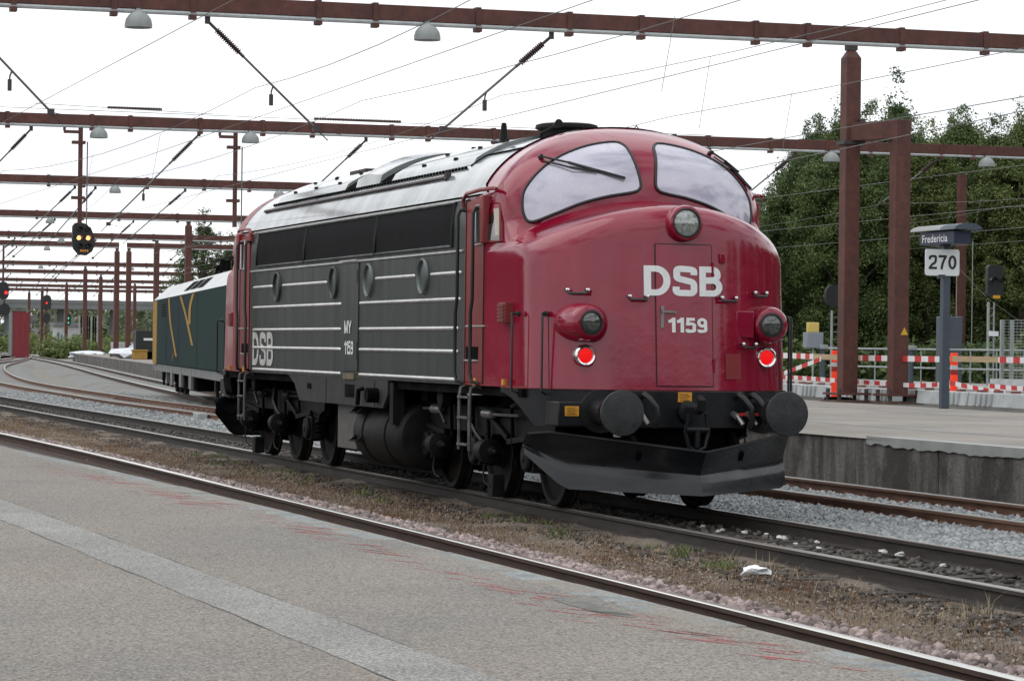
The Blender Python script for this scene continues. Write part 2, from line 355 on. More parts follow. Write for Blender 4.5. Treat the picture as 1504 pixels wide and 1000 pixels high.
def track(P, label, rm, cat='railway track'):
    t = thing('railway_track', label, cat, (P[len(P) // 2][0], P[len(P) // 2][1], -.165))
    for s in (-1, 1):
        MB().sweep(HEAD, path3(P, s * .752), HM).build('rail', [rm, M_shine if rm is M_rust else M_shine2], t, smooth=0.5)
    return t
tA = track(PA, 'nearest track, brown rail running along the foreground platform edge', M_rust)
tB = track(PB, 'dark oily track with wooden sleepers under the red locomotive', M_rust2)
tC = track(PC, 'rusty orange-brown track with clips beside the far platform wall', M_rust3)
tD = track(PD, 'branching track under the dark green electric locomotive', M_rust)
tE = track(PE, 'farthest track curving past the red hut at left', M_rust)
tF = track(PF, 'track behind the concrete blocks and red-and-white tape', M_rust)
cl = MB().box(-.08, .08, -.17, -.055, -.165, -.125).box(-.05, .05, -.13, -.06, -.13, -.10).lathe([(0, .022), (.03, .02)], (0, -.11, -.125), (0, 0, 1), 6)
clo = cl.build('rail_clip', M_clip, None, smooth=0); clm = clo.data; bpy.data.objects.remove(clo)
o0 = Vector(tC.location); k = 0
for rng, step in (((8, -15), .6), ((-19, -66), .75)):
    x = rng[0]
    while x > rng[1]:
        for s in (-1, 1):
            o = bpy.data.objects.new('rail_clip', clm); COL.objects.link(o); o.parent = tC; o.location = Vector((x + random.uniform(-.03, .03), yat(PC, x) + s * .752, 0)) - o0
        x -= step
sp = MB().box(-.125, .125, -1.25, 1.25, -.30, -.155); spo = sp.build('sleeper', M_slp, None, smooth=0); spm = spo.data; bpy.data.objects.remove(spo)
for i in range(70):
    o = bpy.data.objects.new('sleeper', spm); COL.objects.link(o); o.parent = tB; o.location = Vector((13.5 - i * .63 + random.uniform(-.03, .03), random.uniform(-.03, .03), random.uniform(-.012, .006))) - Vector(tB.location); o.rotation_euler = (0, 0, random.uniform(-.015, .015))
sgb = MB().box(-.10, .10, -.16, .02, -.15, .02)
for y, x in ((3.15, -41.5), (4.65, -41.0)): MB().box(x - .30, x + .30, y - .33, y - .09, -.16, .02).build('rail_joint_box', mat('joint_box_grey', (.32, .33, .32), .7, var=.2, vscale=8), tC, bevel=.02)

# --- near platform
EDGE = [(40, -5.45), (26, -5.47), (17.7, -5.50), (14.3, -5.55), (5.7, -5.64), (-1, -5.82), (-7.3, -6.06), (-20, -6.75), (-40, -8.3), (-70, -11)]
ZP = .46
ed = interp(EDGE, 8)
m_ = MB(); n = len(ed)
m_.grid([[(x, y - .06, ZP) for x, y in ed], [(x, y - 30, ZP) for x, y in ed]]); m_.grid([[(x, y - .06, ZP - .14) for x, y in ed], [(x, y - .06, -.40) for x, y in ed]])
plat = tag(m_.build('platform', [M_asph], smooth=0.3), kind='structure')
acc = 0.0; segs = []; last = ed[0]; cur = [ed[0]]
x = 22.0; i = 0
while x > -40:
    L_ = 1.15 + .1 * math.sin(i * 2.3); x1 = x - L_ + .012; ya, yb = yat(EDGE, x), yat(EDGE, x1); dz = random.uniform(-.004, .003)
    wv = [.20 + random.uniform(-.05, .05) for _ in range(5)]
    top = [(x + (x1 - x) * q / 4, ya + (yb - ya) * q / 4) for q in range(5)]
    poly = top + [(a, b - wv[q]) for q, (a, b) in list(enumerate(top))[::-1]]
    MB().prism(poly, 'z', ZP - .15, ZP + .003 + dz).build('coping_stone', M_cop, plat, smooth=0, bevel=.012); x -= L_; i += 1
# lighter patched strip with ragged edges
xs = np.arange(22, -25, -.2)
def wob(x, a): return .005 * math.sin(x * 3.1 + a) + .003 * math.sin(x * 9 + a * 3) + random.uniform(-.003, .003)
up_ = [(x, -7.23 - .0216 * (16.9 - x) + wob(x, 0), ZP + .0018) for x in xs]; lo_ = [(x, -7.63 - .0204 * (16.9 - x) + wob(x, 2), ZP + .0018) for x in xs]
MB().grid([up_, lo_]).build('patch_strip', M_patch, plat, smooth=0)
M_crack = mat('tar_joint', (.10, .093, .084), .9)
MB().grid([[(p[0], p[1] - .004, ZP + .003) for p in up_], [(p[0], p[1] - .003 + .010 * max(0, math.sin(p[0] * 3) + .4 * math.sin(p[0] * 7.7)), ZP + .003) for p in up_]]).build('tar_joint', M_crack, plat, smooth=0)
MB().grid([[(p[0], p[1] + .004, ZP + .003) for p in lo_], [(p[0], p[1] + .003 - .006 * max(0, math.sin(p[0] * 2.3) + .5 * math.sin(p[0] * 6.1)), ZP + .003) for p in lo_]]).build('tar_joint', M_crack, plat, smooth=0)
# worn red paint
RP = [(-8, -6.75), (-1.2, -6.35), (.65, -6.18), (4.28, -6.05), (8.16, -5.96), (9.75, -5.98), (11.06, -6.02), (13.1, -6.03), (14.7, -6.04), (15.1, -5.98), (15.8, -5.88), (16.3, -5.86), (18, -5.86)]
pm = MB(); M_rp = mat('worn_red_paint', (.42, .105, .095), .9, var=.35, vscale=30)
for i in range(150):
    c0 = random.choice((0, 1.8, 4.2, 5.0, 8.3, 10.0, 12.9, 14.6, 15.4, 16.4)) + random.gauss(0, .75); c1 = yat(RP, c0) + random.gauss(0, .085)
    L_ = random.uniform(.10, .48); wd = random.uniform(.004, .012); sk = random.gauss(.42, .04)
    pts = [(c0 + (q / 4 - .5) * L_, c1 + (q / 4 - .5) * L_ * sk) for q in range(5)]
    hw = [0, wd * random.uniform(.5, 1), wd, wd * random.uniform(.4, 1), 0]
    pm.grid([[(a, b + hw[q] + .001, ZP + .0022) for q, (a, b) in enumerate(pts)], [(a, b - hw[q] * random.uniform(.3, 1) - .001, ZP + .0022) for q, (a, b) in enumerate(pts)]])
tag(pm.build('paint_marks', M_rp, plat, smooth=0, recalc=False), kind='stuff')
pp = [(14.06 + .55 * math.cos(a) * (1 + .12 * math.sin(3 * a)), -5.93 + .085 * math.sin(a) * (1 + .2 * math.cos(2 * a)), ZP + .0022) for a in np.linspace(0, 2 * PI, 26)[:-1]]
MB().add(pp, [tuple(range(len(pp)))]).build('tar_patch', mat('tar_patch', (.16, .155, .14), .9, var=.3, vscale=10, bump=.5, bscale=80, grain=.4, gscale=90), plat, smooth=0)

# --- island platform behind the locomotive
E2 = [(30, 5.65), (0, 5.65), (-18, 5.65), (-35, 6.6), (-50, 8.15), (-65, 9.95), (-90, 12.6), (-120, 15.9), (-200, 25.0), (-235, 28.8)]
ZQ = .52
e2 = interp(E2, 6); far2 = [(x, max(y + 9.5, 15.3 - .02 * x)) for x, y in e2]
M_asph2 = mat('island_asphalt', (0.27, 0.245, 0.215), 0.92, vscale=0.5, col2=(0.19, 0.175, 0.155), bump=.4, bscale=70, bdist=.01)
ip = tag(MB().grid([[(x, y + .02, ZQ) for x, y in e2], [(fx_, fy_, ZQ) for fx_, fy_ in far2]]).grid([[(fx_, fy_, ZQ) for fx_, fy_ in far2], [(fx_, fy_, -.4) for fx_, fy_ in far2]]).build('island_platform', M_asph2, smooth=0.3), kind='structure')
x = 9.0; i = 0
while x > -232:
    L_ = 2.6 if x > -20 else 4.0; x1 = x - L_ + .02; ya, yb = yat(E2, x), yat(E2, x1); o = random.uniform(0, .012)
    MB().prism([(x, ya - o), (x1, yb - o), (x1, yb + .25), (x, ya + .25)], 'z', -.40, ZQ - .004).build('wall_panel', M_conc, ip, smooth=0, bevel=.012)
    x -= L_; i += 1
M_lc = mat('light_coping', (0.36, 0.37, 0.36), 0.9, vscale=2, col2=(0.27, 0.28, 0.27), bump=.2, bscale=30)
xs = np.arange(8, -8.9, -.15); lc0 = [(x, 5.65 - .02, ZQ + .035) for x in xs]
MB().grid([[(x, 6.1, ZQ + .022) for x in xs], lc0, [(x, 5.62, ZQ - .085 + .012 * math.sin(x * 1.3) + random.uniform(-.022, .022)) for x in xs]]).build('light_coping', M_lc, ip, smooth=0.3)
for y0, wd, xa, xb_ in ((8.2, .35, 10, -40), (13.2, .3, 5, -34)):
    xs = np.arange(xa, xb_, -.4); MB().grid([[(x, y0 + .06 * math.sin(x * .6) - .06 * min(0, x + 15) * .15, ZQ + .003) for x in xs], [(x, y0 + wd + .05 * math.sin(x * .9) - .06 * min(0, x + 15) * .15, ZQ + .003) for x in xs]]).build('patch_strip', M_patch, ip, smooth=0)
# --- far platform with railing, right
fp = MB(); ef = [(0, 30.2), (-20, 28.6), (-47.8, 27.2), (-62.3, 26.85), (-90, 27.6), (-140, 33)]
fp.grid([[(x, y, .60) for x, y in ef], [(x, y + 7.5, .60) for x, y in ef]]).grid([[(x, y, .60) for x, y in ef], [(x, y, .36) for x, y in ef]]).grid([[(x, y + .35, .36) for x, y in ef], [(x, y + .35, -.4) for x, y in ef]]).grid([[(x, y, .36) for x, y in ef], [(x, y + .35, .36) for x, y in ef]])
tag(fp.build('far_platform', mat('far_platform_grey', (.30, .295, .28), .9, var=.15, vscale=1), smooth=0.3), kind='structure')
# grassy bank under the trees
bk = MB(); xs = list(range(40, -200, -6)); rows = []
for x in xs: rows.append([(x, y, -.2 + max(0, (y - 36)) * .05 + .15 * math.sin(x * .3 + y * .7)) for y in (34.6, 37, 40, 44, 50, 58, 70, 95)])
M_bank = mat('grass_bank', (0.085, 0.095, 0.035), 0.95, vscale=1.2, col2=(0.14, 0.12, 0.06), bump=.6, bscale=20)
tag(bk.grid(rows).build('bank', M_bank, smooth=1.2), kind='structure')

# --- loose stones
def stones(name, pts, size, ma, flat=.7):
    n = len(pts); base = np.array([(x, y, z) for x in (-1, 1) for y in (-1, 1) for z in (-1, 1)], float) * .5
    F0 = np.array([(0, 1, 3, 2), (4, 6, 7, 5), (0, 4, 5, 1), (2, 3, 7, 6), (0, 2, 6, 4), (1, 5, 7, 3)])
    V = base[None] * (1 + RNG.uniform(-.38, .38, (n, 8, 3))); sz = size * RNG.uniform(.55, 1.35, (n, 1, 1)); V *= sz * np.array([1, 1, flat])
    q = RNG.normal(size=(n, 4)); q /= np.linalg.norm(q, axis=1, keepdims=True); a, b, c, d_ = q.T
    Rm = np.stack([1 - 2 * (c * c + d_ * d_), 2 * (b * c - a * d_), 2 * (b * d_ + a * c), 2 * (b * c + a * d_), 1 - 2 * (b * b + d_ * d_), 2 * (c * d_ - a * b), 2 * (b * d_ - a * c), 2 * (c * d_ + a * b), 1 - 2 * (b * b + c * c)], 1).reshape(n, 3, 3)
    V = np.einsum('nij,nkj->nki', Rm, V) + pts[:, None, :]
    F = (F0[None] + 8 * np.arange(n)[:, None, None]).reshape(-1, 4)
    return tag(obj_from(raw_mesh(name, V.reshape(-1, 3), F, ma), name), kind='stuff')
def strip_pts(n, x0, x1, yf0, yf1, z, power=1.0):
    x = x0 + (x1 - x0) * RNG.random(n) ** power; t = RNG.random(n); y = np.array([yf0(a) + (yf1(a) - yf0(a)) * b for a, b in zip(x, t)])
    return np.stack([x, y, np.full(n, z) + RNG.uniform(-.012, .012, n)], 1)
M_stA = mat('pink_stone', (.27, .215, .20), .9, island=.55, var=.2, vscale=3)
M_stB = mat('dark_stone', (.075, .066, .058), .9, island=.6, var=.3, vscale=3)
M_stC = mat('blue_grey_stone', (.255, .268, .27), .9, island=.38, var=.1, vscale=3)
fA = lambda o: (lambda x: yat(PA, x) + o)
stones('pink_gravel', strip_pts(13000, 20, -32, fA(.84), fA(1.5), -.128, .8), .046, M_stA, .8)
stones('scattered_gravel', strip_pts(12000, 18, -45, fA(1.25), lambda x: -.95, -.168), .017, mat('dull_stone', (.23, .19, .16), .9, island=.5, var=.2, vscale=3))
stones('dark_gravel', strip_pts(5000, 18, -60, lambda x: -.68, lambda x: .68, -.155), .04, M_stB)
stones('dark_gravel', strip_pts(4500, 18, -45, lambda x: -1.7, lambda x: -.85, -.165), .028, M_stB)
fC = lambda o: (lambda x: yat(PC, x) + o)
stones('grey_gravel', strip_pts(34000, 9, -16, lambda x: 1.15, fC(-.85), -.14), .044, M_stC)
stones('grey_gravel', strip_pts(6000, 9, -16, fC(-.65), fC(.65), -.15), .056, M_stC)
stones('grey_gravel', strip_pts(12000, -17, -75, lambda x: 1.2, fC(-.85), -.15), .07, M_stC)
stones('grey_gravel', strip_pts(6000, -17, -75, fC(.85), fC(2.1), -.15), .07, M_stC)
# --- dry weeds
def blades(name, x, y, z, h, wd, ma, lean=1.1):
    n = len(x); an = RNG.uniform(0, 2 * PI, n); le = RNG.uniform(0, lean, n) * h; la = RNG.uniform(0, 2 * PI, n)
    dx, dy = np.cos(an) * wd, np.sin(an) * wd; B = np.stack([x, y, z], 1)
    D_ = np.stack([dx, dy, np.zeros(n)], 1); mid = B + np.stack([np.cos(la) * le * .3, np.sin(la) * le * .3, h * .55], 1); tip = B + np.stack([np.cos(la) * le, np.sin(la) * le, h], 1)
    V = np.stack([B - D_, B + D_, mid + D_ * .7, mid - D_ * .7, tip], 1).reshape(-1, 3); i0 = 5 * np.arange(n)[:, None]
    F = np.concatenate([i0 + np.array([[0, 1, 2]]), i0 + np.array([[0, 2, 3]]), i0 + np.array([[3, 2, 4]])], 0)
    return tag(obj_from(raw_mesh(name, V, F, ma), name), kind='stuff')
M_dry = mat('dry_weeds', (.27, .20, .125), .9, island=.45, col3=(.17, .085, .045), c3scale=.9, c3pos=(.46, .6)); M_grn = mat('green_weeds', (.11, .15, .04), .85, island=.35)
def clumps(n, x0, x1, f0, f1, per, spread, lo, hi):
    cx_ = RNG.uniform(x1, x0, n); t = RNG.random(n); cy_ = np.array([f0(a) + (f1(a) - f0(a)) * b for a, b in zip(cx_, t)]); hh = RNG.uniform(lo, hi, n) * RNG.uniform(.4, 1, n)
    X = np.repeat(cx_, per) + RNG.normal(0, spread, n * per); Y = np.repeat(cy_, per) + RNG.normal(0, spread, n * per); H = np.repeat(hh, per) * RNG.uniform(.4, 1.1, n * per)
    return X, Y, np.full(n * per, -.18), H + .02
blades('dry_weeds', *clumps(5200, 15, -48, fA(1.4), lambda x: -.90, 14, .12, .015, .075), .0028, M_dry)
blades('dry_weeds', *clumps(16, 9, 0, lambda x: -1.6, lambda x: -1.0, 8, .08, .12, .24), .004, mat('pale_weeds', (.33, .27, .17), .9, island=.3))
blades('green_weeds', *clumps(28, 6, -22, lambda x: -1.7, lambda x: -1.0, 22, .06, .05, .15), .008, M_grn)
blades('green_weeds', *clumps(140, -24, -48, lambda x: 1.5, lambda x: 2.4, 16, .09, .04, .13), .012, M_grn)
blades('bank_grass', *(lambda a: (a[0], a[1], a[2] + .35, a[3]))(clumps(1500, -20, -110, lambda x: 34.8, lambda x: 38, 16, .25, .15, .6)), .03, mat('bank_grass', (.16, .16, .06), .9, island=.5))
# white stones and a torn plastic bag between the rails
M_ws = mat('white_stone', (.45, .45, .43), .8, var=.2, vscale=12, bump=.3, bscale=30)
def rock(loc, s_, name, ma, label, cat, group=None):
    bm = bmesh.new(); bmesh.ops.create_icosphere(bm, subdivisions=2, radius=1)
    ph = [random.uniform(0, 6) for _ in range(6)]
    for v in bm.verts: 
        k = 1 + .28 * math.sin(v.co.x * 3 + ph[0]) * math.sin(v.co.y * 3.3 + ph[1]) + .2 * math.sin(v.co.z * 4 + ph[2] + v.co.x * 2) + random.uniform(-.08, .08); v.co *= k; v.co.x *= s_ * 1.2; v.co.y *= s_; v.co.z *= s_ * .62
    me = bpy.data.meshes.new(name); bm.to_mesh(me); bm.free(); me.materials.append(ma)
    o = obj_from(me, name, loc=loc); return tag(o, label, cat, group)
for (x, y), s_ in zip(((-.1, .22), (.3, .30), (1.15, .35), (.65, .39), (1.75, .46), (2.0, .14), (2.55, .14), (3.04, .56), (3.39, .57), (4.66, .38), (.1, .1), (-.6, .2)), (.022, .028, .045, .022, .024, .024, .026, .036, .036, .026, .022, .026)):
    rock((x, y, -.11), s_, 'white_stone', M_ws, 'small white stone lying between the rails in front of the locomotive', 'stone', 'white stones between the rails')
bag = rock((4.9, -1.42, -.12), .095, 'plastic_bag', mat('white_plastic', (.80, .80, .82), .45, var=.1, vscale=20, bump=1, bscale=16, bdist=.03), 'crumpled white plastic bag lying on the dry weeds', 'plastic bag')
for v in bag.data.vertices: v.co *= 1 + random.uniform(-.28, .28); v.co.z *= .75; v.co.y *= 1.25
# ================================================================== main diesel locomotive
M_red = mat('red_paint', (0.225, 0.004, 0.025), 0.16, coat=0.4, var=0.10, vscale=1.6, rvar=0.04, spec=0.4, bump=.24, bscale=2.0, bdist=.03)
M_redside = mat('red_paint_side', (0.205, 0.018, 0.020), 0.42, coat=0.1, spec=.3, col3=(.165, .038, .034), c3scale=1.3, c3pos=(.45, .7), var=0.14, vscale=2.2, vstretch=(1, 1, 0.35), rvar=0.1)
M_blk = mat('black_side_paint', (0.011, 0.0148, 0.014), 0.42, spec=0.32, coat=0.04, vscale=2.2, vstretch=(2.2, 1, 0.22), col2=(0.024, 0.029, 0.027), rvar=0.12, detail=7)
M_skirt = mat('dusty_black', (0.020, 0.0195, 0.019), 0.62, spec=.25, vscale=4, col2=(0.038, 0.036, 0.034))
M_dark = mat('underframe_dark', (0.0025, 0.0025, 0.0025), 0.85, spec=.05, vscale=5, col2=(0.006, 0.0057, 0.0055), rvar=0.15)
M_dark2 = mat('underframe_grey', (0.0055, 0.0055, 0.0053), 0.6, spec=.13, vscale=6, col2=(0.014, 0.0133, 0.0125))
M_beam = mat('black_gloss', (0.005, 0.0065, 0.008), 0.36, coat=0.03, spec=.2, vscale=3, col2=(0.02, 0.02, 0.021), rvar=0.12)
M_roof = mat('roof_grey', (0.29, 0.305, 0.305), 0.22, coat=0.6, vscale=1.9, vstretch=(1.6, 1, 0.30), col2=(0.11, 0.125, 0.125), rvar=0.10, detail=9)
M_alu = mat('aluminium', (0.62, 0.62, 0.60), 0.35, metal=0.6, var=0.15, vscale=6)
M_glassw = mat('windscreen_glass', (0.44, 0.425, 0.50), 0.10, metal=0.2, coat=0.8, var=0.06, vscale=1.1, grain=.08, gscale=60)
M_rub = mat('black_rubber', (0.012, 0.012, 0.012), 0.5)
M_white = mat('white_lettering', (0.72, 0.73, 0.72), 0.4, var=0.06, vscale=9)
M_white2 = mat('faded_lettering', (0.42, 0.42, 0.40), 0.5, var=0.2, vscale=9)
M_chrome = mat('chrome', (0.75, 0.75, 0.75), 0.15, metal=1.0)
M_lens = mat('lamp_lens', (0.28, 0.30, 0.28), 0.08, metal=0.35, coat=1.0, var=0.35, vscale=30)
M_lensd = mat('headlight_dark_lens', (0.07, 0.075, 0.07), 0.06, metal=0.3, coat=1.0, var=0.5, vscale=26)
M_redlamp = mat('red_tail_lamp', (0.5, 0.006, 0.006), 0.5, spec=.2, emit=(1.0, 0.006, 0.008), estr=0.6)
M_bulb = mat('lamp_reflector', (0.8, 0.8, 0.75), 0.2, metal=0.7)
M_steel = mat('bare_steel', (0.30, 0.29, 0.28), 0.35, metal=0.8, var=0.2, vscale=8)
M_lad = mat('worn_step_steel', (.085, .085, .08), .5, metal=.3, var=.4, vscale=9)
M_yel = mat('orange_plate', (0.55, 0.24, 0.012), 0.5, var=0.15, vscale=20)
M_ink = mat('plate_ink', (0.06, 0.03, 0.01), 0.6)
M_pane = mat('side_window_glass', (0.02, 0.022, 0.022), 0.05, coat=1.0, spec=0.8)
M_blind = mat('window_blind', (0.45, 0.42, 0.36), 0.7)

LX = -9.45; LXN = -9.30; LXS = -9.06
loco = thing('diesel_locomotive', 'dark red and black round-nosed diesel locomotive numbered 1159 in the foreground', 'locomotive', (LX, 0, 0))
W = 1.53
def gE(q, n): return max(0.0, 1 - abs(q) ** n) ** (1 / n)
def xc(z): return -0.60 - 0.075 * (z - 1.27)
def hc(q): return 3.16 - 0.2 * (W * q) ** 2
RN = 0.24
def nose(q, z):
    x = xc(z) - 1.45 * (1 - gE(q, 2.1)); t = (z - (hc(q) - RN)) / RN
    if t > 0: x -= RN * (1 - math.sqrt(max(0, 1 - min(t, 1) ** 2)))
    return x
def nosey(y, z): return nose(max(-1, min(1, y / W)), z)
def rho2(y, z): return (abs(y) / W) ** 2.1 + max(0.0, (z - 3.0) / 1.08) ** 2.1
def cab(y, z):
    fl = max(0.0, min(1, (abs(y) - 1.12) / .30)); fl = fl * fl * (3 - 2 * fl); fz = max(0.0, min(1, (3.02 - z) / .34))
    return .40 * fl * fz + -1.76 - 1.3 * max(0.0, z - 3.6) ** 2 - 0.8 * (1 - math.sqrt(max(0.0, 1 - min(1, rho2(y, z)))))
def outl(ph):   # body outline, ph -90..90 degrees from the roof's crown
    s, c = math.sin(ph), math.cos(ph); k = (abs(s) ** 2.1 + abs(c) ** 2.1) ** (-1 / 2.1)
    return (W * s * k, 3.0 + 1.08 * c * k)
QC = .937
def crease(q, x, xq, wgt): # beyond the corner line the sheet runs straight back into the cab side
    if abs(q) <= QC: return x
    t = (abs(q) - QC) / (1 - QC); return x + (xq + (-2.72 - xq) * t - x) * wgt
def front_end():
    mb = MB(); NU = 64
    us = [math.sin(PI / 2 * (2 * i / NU - 1)) for i in range(NU + 1)]
    rows = []
    zr = [1.27, 1.275, 1.45, 1.65, 1.85, 2.05, 2.2, 2.35]
    for z in zr: rows.append([(nose(q, z), W * q, z) for q in us])
    for k in range(1, 7): rows.append([(nose(q, z), W * q, z) for q in us for z in [2.35 + (hc(q) - RN - 2.35) * k / 6]])
    for k in range(1, 11):
        t = math.sin(PI / 2 * k / 10); rows.append([(nose(q, hc(q) - RN + RN * t), W * q, hc(q) - RN + RN * t) for q in us])
    # hood top runs back to the foot of the cab
    for k in (0.25, 0.6, 0.9, 1.0):
        rw = []
        for i, q in enumerate(us):
            x0 = nose(q, hc(q)); z1 = hc(q) + 0.075; x1 = cab(W * q, z1); y = W * q
            rw.append((x0 + (min(x0 - .02, x1) - x0) * k, y, hc(q) + 0.05 * k + (0.025 if k == 1 else 0)))
        rows.append(rw)
    for k in range(1, 25):
        s_ = k / 24; s_ = 1 - (1 - s_) ** 1.7; rw = []
        for i, q in enumerate(us):
            ph = PI / 2 * (2 * i / NU - 1); ye, ze = outl(ph); y0, z0 = W * q, hc(q) + 0.075
            y = y0 + (ye - y0) * s_; z = z0 + (ze - z0) * s_
            if k == 24: y, z = ye, ze
            rw.append((cab(y, z), y, z))
        rows.append(rw)
    rows.append([(-2.98 if abs(2 * i / NU - 1) < 0.9 else -2.75, *outl(PI / 2 * (2 * i / NU - 1))) for i in range(NU + 1)])
    jc = max(i for i, q in enumerate(us) if q <= QC); us_c = us[jc]
    for ri, rw in enumerate(rows[:-1]):
        for sgn in (1, -1):
            base = rw[jc if sgn > 0 else NU - jc]
            for i in range(jc + 1, NU + 1):
                k = i if sgn > 0 else NU - i; p = rw[k]; t = (us[i] - us_c) / (1 - us_c); z = p[2]
                wg = 1.0
                if ri > len(rows) - 8: wg *= max(0, (len(rows) - 2 - ri) / 6)
                rw[k] = (p[0] + (base[0] + (-2.66 - base[0]) * t - p[0]) * wg, p[1], z)
    mb.grid(rows); return mb
M_pane2 = M_pane
def pane_mesh(outline, rings=6, off=0.014):
    cyy = sum(p[0] for p in outline) / len(outline); czz = sum(p[1] for p in outline) / len(outline); rows = []
    for k in range(rings + 1):
        t = max(0.001, k / rings); rows.append([(cab(cyy + (p[0] - cyy) * t, czz + (p[1] - czz) * t) + off, cyy + (p[0] - cyy) * t, czz + (p[1] - czz) * t) for p in outline])
    return MB().grid(rows, closed=True)
def smooth_loop(pts, n=64):
    k = len(pts); out = []
    for i in range(n):
        t = i / n * k; j = int(t); f = t - j; p0, p1, p2, p3 = [pts[(j + m) % k] for m in (-1, 0, 1, 2)]
        out.append(tuple(0.5 * (2 * p1[a] + (p2[a] - p0[a]) * f + (2 * p0[a] - 5 * p1[a] + 4 * p2[a] - p3[a]) * f * f + (3 * p1[a] - p0[a] - 3 * p2[a] + p3[a]) * f ** 3) for a in (0, 1)))
    return out
PANE = [(-1.20,3.00),(-1.27,3.06),(-1.285,3.20),(-1.25,3.35),(-1.10,3.54),(-0.88,3.70),(-0.58,3.82),(-0.28,3.875),(-0.17,3.84),(-0.135,3.72),(-0.085,3.44),(-0.11,3.355),(-0.20,3.32),(-0.45,3.275),(-0.72,3.20),(-0.98,3.09)]

def bolt_lamp(parent_end, y, z): pass
def make_end(rear):
    """one cab end; the rear end is the same built the other way round"""
    P = loco
    def fin(mb, name, ma, par=P, **k):
        if rear: mb.mirx(LXN)
        return mb.build(name, ma, par, **k)
    fe = fin(front_end(), 'cab_nose', M_redside if rear else M_red, smooth=0.9)
    if not rear: fe['label'] = 'glossy dark red rounded nose and cab front'
    for s in (-1, 1):
        ol = smooth_loop([(p[0] * (1 if s < 0 else -1), p[1]) for p in PANE], 72)
        pn = fin(pane_mesh(ol), 'windscreen', M_glassw, fe, smooth=0.8)
        fin(MB().tube([(cab(a, b) + 0.012, a, b) for a, b in ol], 0.016, 8, closed=True), 'window_gasket', M_rub, fe)
        # wiper
        f = lambda y, z, o=0.05: (cab(y, z) + o, y, z)
        if s < 0: A, E1, E2 = (-1.06, 3.70), (-.55, 3.545), (-.26, 3.47)
        else: A, E1, E2 = (.86, 3.80), (1.17, 3.60), (1.33, 3.42)
        L_ = lambda t: (A[0] + (E1[0] - A[0]) * t, A[1] + (E1[1] - A[1]) * t)
        wm = MB().tube([f(*A, 0.02), f(*A, 0.09)], 0.025, 8).tube([f(*A, .09), f(*L_(.5), .08), f(*E1, .065)], 0.012, 6).tube([f(A[0], A[1] - .05, .06), f(L_(.5)[0], L_(.5)[1] - .05, .07), f(*E1, .06)], 0.009, 6)
        wm.bar(f(*L_(.45), .07), f(*E2, .05), 0.022, 0.03)
        fin(wm, 'wiper', M_rub, fe)
        # headlight pod
        o = Vector((-1.42, s * 1.07, 1.945)); e = Vector((-0.72, s * 0.975, 1.945)); ax = e - o; Ln = ax.length
        pod = fin(MB().lathe([(0, .12), (Ln * .25, .19), (Ln * .6, .20), (Ln - .07, .188), (Ln - .02, .168), (Ln, .14), (Ln, .112)], o, ax, 28), 'headlight', M_red, fe, smooth=0.9)
        e2 = o + ax * (1 + .003); axn = ax.normalized()
        fin(MB().lathe([(-.01, .125), (.012, .125), (.016, .105), (.004, .10)], e2, axn, 28, cap=False), 'headlight_rim', M_rub, pod)
        fin(MB().lathe([(.0, .106), (.012, .08), (.02, .04), (.022, .001)], e2, axn, 28), 'lens', M_lensd, pod, smooth=0.9)
        fin(MB().box(-.0, .006, -.035, .035, -.014, .014), 'bulb', M_bulb, pod) if False else None
        # tail lamp
        y0 = s * .985; x0 = nosey(y0 * 1.06, 1.61)
        tl = fin(MB().lathe([(0, .112), (.08, .112), (.105, .107), (.114, .095), (.106, .080), (.09, .078)], (x0 + .02, y0, 1.61), (1, 0, 0), 28), 'tail_lamp', M_chrome, fe, smooth=0.9)
        fin(MB().lathe([(.0, .079), (.008, .065), (.014, .03), (.016, .001)], (x0 + .108, y0, 1.61), (1, 0, 0), 24), 'red_lens', M_redlamp, tl, smooth=0.9)
        # long vertical hand rails round the nose
        for px, py, zt in ((-1.60, 1.485, 2.03), (-1.22, 1.305, 2.03)):
            nx, ny = (0.35, 0.94) if px < -1.4 else (0.72, 0.70)
            a = (px - .02 * nx, s * (py - .02 * ny)); b = (px + .07 * nx, s * (py + .07 * ny))
            fin(MB().tube([(a[0], a[1], zt), (b[0] - .02, b[1], zt), (b[0], b[1], zt - .03), (b[0], b[1], 1.24), (a[0], a[1], 1.21)], .013, 7).lathe([(0, .03), (.03, .03)], (a[0], a[1], zt), (nx, s * ny, 0), 10), 'hand_rail', M_rub, fe)
    # single headlight over the nose door
    tl = fin(MB().lathe([(-.5, .10), (-.35, .165), (-.12, .19), (.0, .185), (.03, .172), (.035, .150), (.02, .142)], (-.66, 0, 2.965), (1, 0, .05), 36), 'top_headlight', M_red, fe, smooth=0.9)
    fin(MB().lathe([(.028, .152), (.045, .150), (.048, .138), (.03, .132)], (-.66, 0, 2.965), (1, 0, .05), 36, cap=False), 'headlight_rim', M_rub, tl)
    fin(MB().lathe([(.028, .138), (.042, .10), (.052, .05), (.055, .001)], (-.66, 0, 2.965), (1, 0, .05), 36), 'lens', M_lens, tl, smooth=0.9)
    # gangway door on the nose
    ys = [-.30 + .6 * i / 14 for i in range(15)]; zs = [1.315 + 1.43 * i / 12 for i in range(13)]
    dr = MB().grid([[(nosey(y, z) + .012, y, z) for y in ys] for z in zs])
    edge = [(ys[0], z) for z in zs] + [(y, zs[-1]) for y in ys[1:]] + [(ys[-1], z) for z in zs[::-1][1:]] + [(y, zs[0]) for y in ys[::-1][1:-1]]
    dr.grid([[(nosey(y, z) + .012, y, z) for y, z in edge], [(nosey(y, z) - .02, y, z) for y, z in edge]], closed=True)
    dro = fin(dr, 'nose_door', M_red, fe, smooth=0.7)
